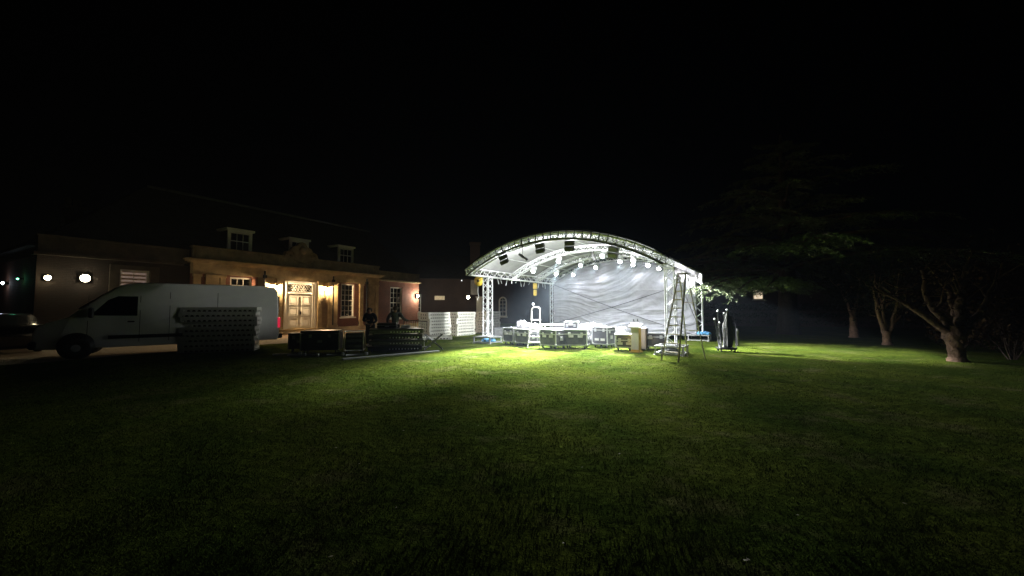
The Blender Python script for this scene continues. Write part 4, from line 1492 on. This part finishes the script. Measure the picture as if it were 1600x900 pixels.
base = dict(pelvis=(0, 0, .95), waist=(0, -.01, 1.1), chest=(0, 0, 1.3), neckb=(0, .0, 1.44), neck=(0, -.01, 1.5), jaw=(0, -.03, 1.56), head=(0, -.03, 1.635), crown=(0, -.025, 1.69),
            shl=(.19, 0, 1.42), ell=(.25, .02, 1.14), wrl=(.24, -.1, .92), pal=(.235, -.13, .85), shr=(-.19, 0, 1.42), elr=(-.25, .02, 1.14), wrr=(-.24, -.1, .92), par=(-.235, -.13, .85),
            hipl=(.1, 0, .88), knl=(.11, -.02, .48), anl=(.11, .02, .1), hel=(.11, .02, .05), tol=(.12, -.15, .035),
            hipr=(-.1, 0, .88), knr=(-.11, -.02, .48), anr=(-.11, .02, .1), her=(-.11, .02, .05), tor=(-.12, -.15, .035))
# navy: bent slightly forward, face to us, both hands before the waist
jn = dict(base)
jn.update(waist=(0, -.06, 1.09), chest=(0, -.12, 1.27), neckb=(0, -.17, 1.39), neck=(0, -.2, 1.44), jaw=(0, -.25, 1.48), head=(0, -.26, 1.555), crown=(0, -.245, 1.61), shl=(.19, -.14, 1.38), shr=(-.19, -.14, 1.38),
          ell=(.27, -.1, 1.11), wrl=(.15, -.33, .98), pal=(.12, -.4, .94), elr=(-.27, -.1, 1.11), wrr=(-.1, -.33, 1.12), par=(-.04, -.38, 1.14), face=(0, -1, -.25))
person('person in a navy top bending over the black decks, face towards us', (-6.2, 17.3, 0), R(8), jn, NAVY, HAIR)
# grey: seen from behind, right arm out to the barrier
jg = dict(base)
jg.update(shr=(-.2, 0, 1.42), elr=(-.32, .1, 1.17), wrr=(-.3, -.12, 1.02), par=(-.29, -.18, .98), shl=(.2, 0, 1.42), ell=(.36, -.02, 1.18), wrl=(.56, -.1, 1.1), pal=(.63, -.12, 1.09), face=(0, -1, 0))
# this figure faces away: local -y points away from the camera, so its left arm shows at the left; mirror for the reach
jg2 = {k: ((-v[0], v[1], v[2]) if k != 'face' else v) for k, v in jg.items()}
person('person in a grey jumper seen from behind, arm stretched to the pale railing', (-5.0, 16.9, 0), R(180 + 12), jg2, GREYW, HAIR)

# ------------------------------------------------------------------ van
vr, vf = Vector((-10.45, 17.45)), Vector((-15.75, 13.15))
vd = (vf - vr).normalized()
van = thing('delivery_van', 'white long high-roofed panel van parked before the house, red tail light showing', 'van', ((vr.x + vf.x) / 2, (vr.y + vf.y) / 2, 0), math.atan2(vd.y, vd.x))
# local: +x forward; the side at +y faces us (driving to the left)
VL, VW_, VH = (vf - vr).length, 2.05, 2.58
half = VL / 2
prof = [(-half, .55), (-half + .02, 1.2), (-half + .07, 2.35), (-half + .22, VH - .06), (-half + .6, VH), (half - 2.6, VH), (half - 2.2, VH - .04), (half - 1.95, VH - .14), (half - 1.0, 1.58), (half - .8, 1.38), (half - .35, 1.2), (half - .1, 1.04), (half - .02, .85), (half, .5), (half - .08, .34), (half - .5, .32), (-half + .05, .34)]
cxz = (0, 1.3)


def van_fn():
    mb = MB()
    n_ = len(prof)
    rings = []
    for (f_, y) in ((.90, -1), (.965, -.965), (1, -.90), (1, .90), (.965, .965), (.90, 1)):
        ring = []
        for (x, z) in prof:
            # tumblehome: the sides lean in above the waist
            w_ = VW_ / 2 * (1 - .07 * max(0, (z - 1.2) / 1.4) ** 1.5)
            nose = 1 - .16 * max(0, (x - (half - .9)) / .9) ** 2
            k = f_
            ring.append((x * (1 - (1 - k) * .12), y * w_ * nose, 1.3 + (z - 1.3) * (1 - (1 - k) * .35)))
        rings.append(ring)
    for r_ in rings:
        mb.v += r_
    for i in range(len(rings) - 1):
        for k in range(n_):
            a, b_ = i * n_ + k, i * n_ + (k + 1) % n_
            mb.f.append((a, a + n_, b_ + n_, b_))
            mb.sm.append(True)
    mb.f.append(tuple(range(n_)))
    mb.f.append(tuple(reversed(range((len(rings) - 1) * n_, len(rings) * n_))))
    mb.sm += [False, False]
    return mb


vb = van_fn().build('body', VANW, van)
bv = vb.modifiers.new('bevel', 'BEVEL')
bv.width = .03
bv.segments = 2
bv.limit_method = 'ANGLE'
YS = VW_ / 2 + .004


def side_y(z):
    return VW_ / 2 * (1 - .07 * max(0, (z - 1.2) / 1.4) ** 1.5)


for sy in (1, -1):
    # cab window, laid on the leaning side
    pl = [(half - 1.3, 1.42), (half - 1.72, 1.95), (half - 1.95, 2.08), (half - 2.45, 2.08), (half - 2.45, 1.40)]
    mb = MB()
    n_ = len(pl)
    mb.add([(x, sy * (side_y(z) * 1.0 + .006), z) for x, z in pl] + [(x, sy * (side_y(z) - .02), z) for x, z in pl], [tuple(range(n_)), tuple(reversed(range(n_, 2 * n_)))] + [(i, (i + 1) % n_, (i + 1) % n_ + n_, i + n_) for i in range(n_)])
    mb.build('cab_window', VANGLASS, van)
    # door seams, rubbing strip, handles
    for x in (half - 1.25, half - 2.52, -.1 + .2, -.1 - 1.2):
        zt_ = 2.1 if x > .5 else 2.25
        MB().add([(x - .008, sy * (side_y(.5) + .003), .5), (x + .008, sy * (side_y(.5) + .003), .5), (x + .008, sy * (side_y(zt_) + .003), zt_), (x - .008, sy * (side_y(zt_) + .003), zt_)], [(0, 1, 2, 3)]).build('door_seam', BLACKM, van)
    MB().bb(-half + 1.9, half - 1.75, sy * (YS - .015), sy * (YS + .022), .62, .74).build('side_moulding', RUBBER, van)
    for x in (half - 2.3, -1.1):
        MB().cbox((x, sy * (YS + .012), 1.2), (.18, .03, .05), .01).build('door_handle', BLACKM, van)
    MB().cbox((half - 1.35, sy * (YS + .16), 1.52), (.12, .22, .34), .03).tube([(half - 1.35, sy * YS, 1.45), (half - 1.35, sy * (YS + .1), 1.48)], .02, 6).build('wing_mirror', BLACKM, van)
    # lights
    MB().cbox((-half + .03, sy * (VW_ / 2 - .06), 1.06), (.12, .13, .44), .02).build('tail_light', mat('red_lens', (.5, .02, .04), .2, 0, .1, 5, emit=(1, .04, .1), estr=.5 if sy > 0 else .05), van)
    MB().cbox((half - .2, sy * (VW_ / 2 - .24), 1.02), (.22, .2, .2), .04).build('headlight', mat('clear_lens', (.3, .3, .3), .08, 0, .1, 5), van)
    for xw in (half - 1.02, -half + 1.55):
        MB().lathe([(.0, -.003), (.44, -.003), (.44, .003), (.0, .003)], (xw, sy * (YS + .003), .42), 24, Matrix.Rotation(R(90), 3, 'X')).build('wheel_arch', BLACKM, van)
        wh = MB().lathe([(.2, -.115), (.33, -.115), (.355, -.08), (.355, .08), (.33, .115), (.2, .115)], (xw, sy * (VW_ / 2 - .09), .355), 24, Matrix.Rotation(R(90), 3, 'X')).build('wheel', RUBBER, van)
        MB().lathe([(.03, .125), (.1, .12), (.19, .09), (.2, .11)], (xw, sy * (VW_ / 2 - .09), .355), 20, Matrix.Rotation(R(-90 * sy), 3, 'X')).build('rim', ALU_DULL, wh)
# windscreen, grille, bumpers, plates
sx0, sz0, sx1, sz1 = half - 1.01, 1.63, half - 1.89, VH - .2
ws = MB().add([(sx0 + .02, -.86, sz0 + .02), (sx0 + .02, .86, sz0 + .02), (sx1 + .02, .80, sz1 + .02), (sx1 + .02, -.80, sz1 + .02), (sx0 - .02, -.86, sz0), (sx0 - .02, .86, sz0), (sx1 - .02, .80, sz1), (sx1 - .02, -.80, sz1)],
              [(0, 1, 2, 3), (7, 6, 5, 4), (0, 4, 5, 1), (1, 5, 6, 2), (2, 6, 7, 3), (3, 7, 4, 0)])
ws.build('windscreen', VANGLASS, van)
MB().cbox((half - .03, 0, .92), (.1, 1.2, .26), .03).build('grille', BLACKM, van)
MB().cbox((half - .05, 0, .48), (.2, 1.84, .26), .05).build('front_bumper', RUBBER, van)
MB().cbox((-half - .02, 0, .5), (.22, 1.96, .2), .04).build('rear_bumper', RUBBER, van)
MB().bb(-half - .006, -half + .1, -.006, .006, .62, 2.4).build('rear_door_seam', BLACKM, van)
for sy in (-1, 1):
    MB().bb(-half + .0, -half + .06, sy * .2, sy * .8, 1.5, 2.15).build('rear_window', VANGLASS, van)

# ------------------------------------------------------------------ dark parked car at the left edge
car = thing('parked_car', 'dark parked car at the far left edge, roof catching the lamp', 'car', (-19.75, 15.2, 0), BA + math.pi / 2)
cp = [(-2.1, .45), (-2.12, .8), (-1.95, 1.0), (-1.2, 1.08), (-.75, 1.38), (-.1, 1.47), (.7, 1.42), (1.35, .98), (1.95, .86), (2.12, .7), (2.1, .35), (1.6, .22), (-1.7, .22)]
mb = MB()
rings = []
for y, k in ((-.86, .93), (-.8, .985), (-.55, 1.0), (.55, 1.0), (.8, .985), (.86, .93)):
    rings.append([(x * (1 - (1 - k) * .25), y * (1 - .14 * max(0, (z - .9) / .55)), .75 + (z - .75) * (1 - (1 - k) * .5)) for x, z in cp])
n_ = len(cp)
for r_ in rings:
    mb.v += r_
for i in range(5):
    for k in range(n_):
        a, b_ = i * n_ + k, i * n_ + (k + 1) % n_
        mb.f.append((a, a + n_, b_ + n_, b_))
        mb.sm.append(True)
mb.f += [tuple(range(n_)), tuple(reversed(range(5 * n_, 6 * n_)))]
mb.sm += [False, False]
mb.build('body', CARP, car)
for sy in (-1, 1):
    w_ = [(-1.0, 1.06), (-.68, 1.32), (-.1, 1.40), (.62, 1.35), (1.1, 1.03)]
    yy = [sy * (.866 * (1 - .14 * max(0, (z - .9) / .55)) + .004) for x, z in w_]
    MB().add([(x, y_, z) for (x, z), y_ in zip(w_, yy)] + [(x, y_ - sy * .02, z) for (x, z), y_ in zip(w_, yy)], [tuple(range(5)), tuple(reversed(range(5, 10)))] + [(i, (i + 1) % 5, (i + 1) % 5 + 5, i + 5) for i in range(5)]).build('side_window', VANGLASS, car)
    for xw in (-1.3, 1.32):
        wh = MB().lathe([(.17, -.1), (.29, -.1), (.315, -.06), (.315, .06), (.29, .1), (.17, .1)], (xw, sy * .78, .316), 20, Matrix.Rotation(R(90), 3, 'X')).build('wheel', RUBBER, car)
        MB().lathe([(.03, .1), (.16, .085), (.17, .1)], (xw, sy * .79, .316), 16, Matrix.Rotation(R(-90 * sy), 3, 'X')).build('rim', ALU_DULL, wh)
    MB().cbox((2.02, sy * .6, .7), (.16, .3, .12), .03).build('headlight', mat('clear_lens', (.3, .3, .3), .08), car)
    MB().cbox((-2.06, sy * .62, .82), (.1, .26, .14), .03).build('tail_light', mat('dark_red_lens', (.2, .01, .015), .2), car)

# ------------------------------------------------------------------ right side: trolley and bollard
t = thing('stand_trolley', 'black trolley loaded with upright lighting stands and a black bag, right of the stage', 'trolley', (8.2, 15.15, 0), R(-10))
MB().cbox((0, 0, .13), (.62, .5, .06), .015).build('platform', BLACKM, t)
for sx in (-.24, .24):
    for sy in (-.18, .18):
        MB().lathe([(.015, -.018), (.045, -.016), (.045, .016), (.015, .018)], (sx, sy, .046), 10, Matrix.Rotation(R(90), 3, 'Y')).bb(sx - .02, sx + .02, sy - .02, sy + .02, .085, .098).build('castor', RUBBER, t)
MB().tube([(.27, -.2, .165), (.27, -.2, 1.1), (.27, .2, 1.1), (.27, .2, .165)], .018, 7).build('push_handle', DARKFR, t)
o = crumple('tall_black_bag', mat('black_canvas', (.012, .013, .012), .85, 0, .3, 8, .4, 30), (8.28, 15.15, .168), (.36, .36, 1.38), 3.7, 'tall black canvas bag standing on the trolley behind the silver stands', 'bag', 0, None, .16)
rs = random.Random(3)
WS = ('with a white ball end leaning furthest left', 'thin and leaning left', 'thick and upright at the front', 'upright beside the black bag', 'short with a clamp head')
for i, (x, y, h_, lx) in enumerate(((-.26, -.1, 1.05, -.16), (-.2, .05, 1.36, -.06), (-.12, -.14, 1.28, .03), (-.05, -.17, 1.40, .05), (-.16, .14, .9, -.02))):
    c_, s_ = math.cos(R(-10)), math.sin(R(-10))
    s2 = thing('lighting_stand', f'folded silver lighting stand on the trolley, {WS[i]}', 'lighting stand', (8.2 + c_ * x - s_ * y, 15.15 + s_ * x + c_ * y, .165), R(-10), 'stands on the trolley')
    MB().tube([(0, 0, 0), (lx, 0, h_)], .017, 8).build('mast', DARKFR, s2)
    lg = MB()
    for k in range(3):
        a = k * 2.1 + i
        lg.tube([(.045 * math.cos(a), .045 * math.sin(a), .02), (lx * .55 + .035 * math.cos(a), .035 * math.sin(a), h_ * .55)], .011, 5)
    lg.build('folded_legs', DARKFR, s2)
    MB().lathe([(.01, -.04), (.035, -.025), (.042, 0), (.035, .025), (.01, .04)], (lx, 0, h_ + .03), 10).build('end_knob', WHITE_LABEL, s2)
o = MB().lathe([(.07, 0), (.065, .02), (.06, .6), (.075, .62), (.075, .68), (.05, .76), (.01, .78)], (0, 0, 0), 14).build('bollard', mat('bollard_paint', (.05, .05, .05), .5, 0, .2, 8), None, (9.85, 17.3, 0))
tag(o, 'slim dark bollard on the grass right of the stand trolley', 'bollard')


# ------------------------------------------------------------------ trees
def leaf_cloud(name, m, centres, rad, n, size, parent, seed, flat=.7, needle=False):
    rg = np.random.default_rng(seed)
    cs = np.array(centres)
    idx = rg.integers(0, len(cs), n)
    d = rg.normal(0, 1, (n, 3))
    d /= np.linalg.norm(d, axis=1)[:, None]
    r = rad * rg.uniform(.25, 1, n) ** .6
    p = cs[idx] + d * r[:, None] * np.array([1, 1, flat])
    a = rg.normal(0, 1, (n, 3))
    a /= np.linalg.norm(a, axis=1)[:, None]
    b_ = np.cross(a, rg.normal(0, 1, (n, 3)))
    b_ /= np.linalg.norm(b_, axis=1)[:, None]
    s = size * rg.uniform(.6, 1.4, n)[:, None]
    v = np.stack([p - a * s, p + b_ * s * .45, p + a * s, p - b_ * s * .45], 1).reshape(-1, 3)
    f = np.arange(n * 4).reshape(-1, 4)
    me = bpy.data.meshes.new(name)
    me.from_pydata(v.tolist(), [], f.tolist())
    me.materials.append(m)
    o = bpy.data.objects.new(name, me)
    COL.objects.link(o)
    o.parent = parent
    return o


def wobble(p0, p1, n, amp, rg, bend=(0, 0, 0)):
    p0, p1 = Vector(p0), Vector(p1)
    out = []
    for i in range(n + 1):
        t = i / n
        out.append(p0.lerp(p1, t) + Vector(bend) * math.sin(math.pi * t) + Vector((rg.uniform(-amp, amp), rg.uniform(-amp, amp), rg.uniform(-amp, amp))) * (1 if 0 < i < n else 0))
    return out


def vase_tree(loc, label, limbs, trunk_pts, trunk_r, seed, leaf=LEAF, nleaf=9000, rad=1.1, bark=BARK):
    rg = random.Random(seed)
    t = thing('bare_trunked_tree', label, 'tree', loc)
    tp, trr = [], []
    for i in range(len(trunk_pts) - 1):
        for k in range(5):
            f_ = k / 5
            tp.append(Vector(trunk_pts[i]).lerp(Vector(trunk_pts[i + 1]), f_))
            trr.append(trunk_r[i] + (trunk_r[i + 1] - trunk_r[i]) * f_)
    mb = MB().tube(tp + [Vector(trunk_pts[-1])], trr + [trunk_r[-1]], 22, rid=.16)
    tr = mb.build('trunk', bark, t)
    cs = []
    for (p0, p1, r0, bend) in limbs:
        L = (Vector(p1) - Vector(p0)).length
        pts = wobble(p0, p1, 6, .04 * L / 2, rg, bend)
        lm = MB().tube(pts, [r0 * (1 - .75 * i / 6) for i in range(7)], 12, rid=.14)
        tip = pts[-1]
        for k in range(5):
            i = rg.randint(2, 6)
            q = pts[i] + Vector((rg.uniform(-1, 1), rg.uniform(-1, 1), rg.uniform(.1, 1.1))) * L * .38
            lm.tube(wobble(pts[i], q, 3, .06, rg), [r0 * .3, r0 * .22, r0 * .14, r0 * .06], 5)
            cs.append(q)
        cs.append(tip)
        lm.build('limb', bark, tr)
    leaf_cloud('crown', leaf, cs, rad, nleaf, .06, t, seed)
    return t


vase_tree((16.96, 17.9, 0), 'pale slender tree splitting into upright limbs at the far edge of the lit lawn',
          [((-.08, 0, .5), (-.42, .1, 2.6), .10, (-.1, 0, 0)), ((.0, .05, .55), (.0, .3, 2.6), .07, (.05, 0, 0)), ((.1, 0, .5), (.5, -.1, 2.6), .09, (.1, 0, 0)), ((.12, .06, .45), (1.1, .1, 2.3), .06, (.1, 0, -.1))],
          [(0, 0, -.05), (0, 0, .12), (0, 0, .38), (.0, 0, .62)], [.2, .15, .14, .17], 21, LEAF, 1200, .9)
vase_tree((13.95, 12.45, 0), 'thick gnarled tree with a long limb to the left, largest trunk at the right',
          [((-.15, 0, .85), (-1.9, .5, 2.3), .11, (-.1, 0, .1)), ((.0, .05, .95), (-.75, .2, 2.9), .12, (-.25, 0, 0)), ((.12, 0, .95), (.55, .1, 3.0), .16, (-.05, 0, 0)), ((.2, -.05, .9), (1.5, -.1, 3.1), .10, (.1, 0, -.1)), ((.1, .1, 1.4), (-.1, .5, 2.9), .08, (.2, 0, 0)), ((.05, -.02, .75), (.3, -.1, 1.3), .13, (.1, -.1, 0))],
          [(.03, 0, -.05), (.03, 0, .15), (0, 0, .5), (-.03, 0, .8), (.0, 0, 1.1)], [.27, .19, .19, .27, .22], 33, LEAFB, 1400, 1.0, mat('brown_bark', (.12, .068, .04), .9, 0, .45, 7, .9, 14))
vase_tree((19.2, 22.2, 0), 'small dim tree beyond the lit grass, left of the pale slender tree',
          [((0, 0, 1.0), (-.5, .2, 2.9), .09, (0, 0, 0)), ((0, 0, 1.0), (.6, .1, 3.0), .08, (0, 0, 0)), ((0, 0, 1.1), (.1, -.4, 3.2), .08, (0, 0, 0))],
          [(0, 0, -.05), (0, 0, .1), (0, 0, .6), (0, 0, 1.15)], [.26, .2, .17, .15], 45, LEAF, 5000, 1.0, BARK)

# russet shrubs at the right edge
for i, (x, y, h_, lab) in enumerate(((16.3, 12.9, 1.9, 'loose russet shrub just right of the thick gnarled tree'), (17.9, 12.6, 2.2, 'russet shrub at the right edge of the picture, taller than its neighbour'), (17.6, 15.6, 1.7, 'dim russet shrub set back between the two nearer shrubs'))):
    t = thing('russet_shrub', lab, 'shrub', (x, y, 0), 0, 'shrubs at the right edge')
    rg = random.Random(60 + i)
    st2, cs = MB(), []
    for k in range(14):
        a = rg.uniform(0, 6.28)
        q = Vector((math.cos(a) * rg.uniform(.2, .9), math.sin(a) * rg.uniform(.2, .8), rg.uniform(.35, 1) * h_))
        st2.tube(wobble((q.x * .12, q.y * .12, -.02), q, 4, .05, rg), [.022, .018, .014, .01, .005], 5)
        cs += [q, q * .7]
    st2.build('stems', BARKD, t)
    leaf_cloud('foliage', LEAFB, cs, .42, 5200, .045, t, 70 + i, .8)


# cedar with flat drooping boughs
def cedar():
    rg = random.Random(9)
    nr = np.random.default_rng(9)
    base_ = Vector((17.6, 25.2, 0))
    t = thing('cedar_tree', 'spreading cedar with flat drooping boughs reaching behind the right stage tower', 'tree', base_)
    tr = MB().tube([(0, 0, -.1), (0, 0, .4), (.05, 0, 2), (.1, .05, 5), (0, 0, 9), (0, .1, 13)], [.75, .6, .52, .42, .28, .08], 12).build('trunk', mat('cedar_bark', (.04, .03, .022), .95, 0, .4, 7, .9, 14), t)
    P, A, B = [], [], []

    def spray(p, d, L, droop):
        """flat spray of needle tufts along a side twig"""
        d = Vector(d).normalized()
        n = max(5, int(L * 13))
        for i in range(n):
            s = (i + rg.random()) / n
            q = Vector(p) + d * (L * s) + Vector((0, 0, -droop * s * s * L))
            for k in range(4):
                o_ = Vector((rg.gauss(0, .07), rg.gauss(0, .07), rg.gauss(0, .035)))
                ax = (d + Vector((rg.gauss(0, .7), rg.gauss(0, .7), rg.gauss(-.35, .35)))).normalized()
                P.append(q + o_)
                A.append(ax * rg.uniform(.07, .15))
                sd_ = ax.cross(Vector((rg.gauss(0, 1), rg.gauss(0, 1), rg.gauss(0, 1)))).normalized()
                B.append(sd_ * rg.uniform(.012, .022))
    boughs = []
    specs = []
    for lev, (z, n, L) in enumerate(((4.3, 9, 9.0), (4.9, 9, 9.2), (6.0, 9, 8.0), (7.3, 8, 6.8), (8.8, 8, 5.2), (10.4, 7, 3.6), (12, 6, 2.0))):
        for k in range(n):
            a = 2 * math.pi * (k + .37 * lev) / n + rg.uniform(-.2, .2)
            specs.append((z + rg.uniform(-.3, .3), a, L * rg.uniform(.8, 1.1), lev))
    # boughs that reach toward the stage
    for z, a, L in ((2.95, R(219), 10.6), (3.1, R(212), 9.6), (2.8, R(225), 10.4), (3.2, R(205), 9.0), (2.9, R(231), 9.4), (2.75, R(216), 9.9)):
        specs.append((z, a, L, 0))
    for z, a, L, lev in specs:
        d = Vector((math.cos(a), math.sin(a), 0))
        pts = []
        for i in range(9):
            s = i / 8
            pts.append(Vector((0, 0, z)) + d * (L * s) + Vector((0, 0, .55 * math.sin(s * 2.2) * (L / 9) - .75 * s ** 3 * (L / 9))) + Vector((rg.uniform(-.1, .1), rg.uniform(-.1, .1), rg.uniform(-.05, .05))) * (1 if i else 0))
        r0 = .05 + .014 * L
        boughs.append((pts, r0))
        for i in range(1, 9):
            side = Vector((-d.y, d.x, 0))
            for sg in (-1, 1):
                for rep in range(2):
                    w_ = L * .2 * (.35 + .65 * math.sin(min(1, i / 8 + .12) * math.pi * .85)) * rg.uniform(.6, 1.2)
                    dd = (side * sg + d * rg.uniform(.2, .9)).normalized()
                    p = pts[i].lerp(pts[i - 1], rg.random())
                    spray(p, dd, w_, .22 + .2 * (i / 8))
        spray(pts[-1], d, L * .12, .5)
    for pts, r0 in boughs:
        MB().tube(pts, [r0 * (1 - .85 * i / 8) for i in range(9)], 6).build('bough', BARKD, tr)
    P, A, B = (np.array([tuple(v) for v in X]) for X in (P, A, B))
    v = np.stack([P - A * .2 - B, P - A * .2 + B, P + A + B * .3, P + A - B * .3], 1).reshape(-1, 3)
    n = len(v)
    me = bpy.data.meshes.new('crown')
    me.vertices.add(n)
    me.vertices.foreach_set('co', v.ravel())
    me.loops.add(n)
    me.loops.foreach_set('vertex_index', np.arange(n, dtype=np.int32))
    me.polygons.add(n // 4)
    me.polygons.foreach_set('loop_start', np.arange(0, n, 4, dtype=np.int32))
    me.update()
    me.materials.append(NEEDLE)
    o = bpy.data.objects.new('crown', me)
    COL.objects.link(o)
    o.parent = t
    print('cedar faces', n // 4)


cedar()
# dark hedge closing the view between the annexe and the right trees
t = thing('clipped_hedge', 'long dark hedge across the back of the garden behind the cedar', 'hedge', (24, 36, 0), R(-14))
hb = MB()


def hf(u, v):
    x = -20 + 40 * u
    a = v * math.pi
    k = 1 + .12 * noise.noise((x * .8, v * 4, 0)) + .06 * noise.noise((x * 3, v * 9, 2))
    return (x, -.9 * math.cos(a) * k, max(0, 1.9 * math.sin(a) ** .5 * k if 0 < v < 1 else 0))


hb.grid(hf, 160, 16)
hb.build('twigs', BARKD, t)
hc = [(x, rg_y, z) for x in np.arange(-20, 20, .5) for rg_y, z in ((-.85, .4), (-.9, 1.0), (-.8, 1.6), (-.3, 1.85))]
leaf_cloud('foliage', LEAF, hc, .35, 16000, .09, t, 91)

# ------------------------------------------------------------------ thin night mist that carries the glow of the lamps
HAZE = .0007
if HAZE:
    hz = MB().bb(-70, 70, -12, 90, -1, 22).build('haze', bpy.data.materials.new('night_mist'))
    m = hz.data.materials[0]
    m.use_nodes = True
    nt = m.node_tree
    nt.nodes.remove(nt.nodes['Principled BSDF'])
    pv = nt.nodes.new('ShaderNodeVolumePrincipled')
    pv.inputs['Color'].default_value = (.66, .8, 1, 1)
    pv.inputs['Density'].default_value = HAZE
    pv.inputs['Anisotropy'].default_value = .35
    nt.links.new(pv.outputs[0], nt.nodes['Material Output'].inputs['Volume'])
    tag(hz, 'thin night mist round the stage lamps', 'mist', kind='stuff')
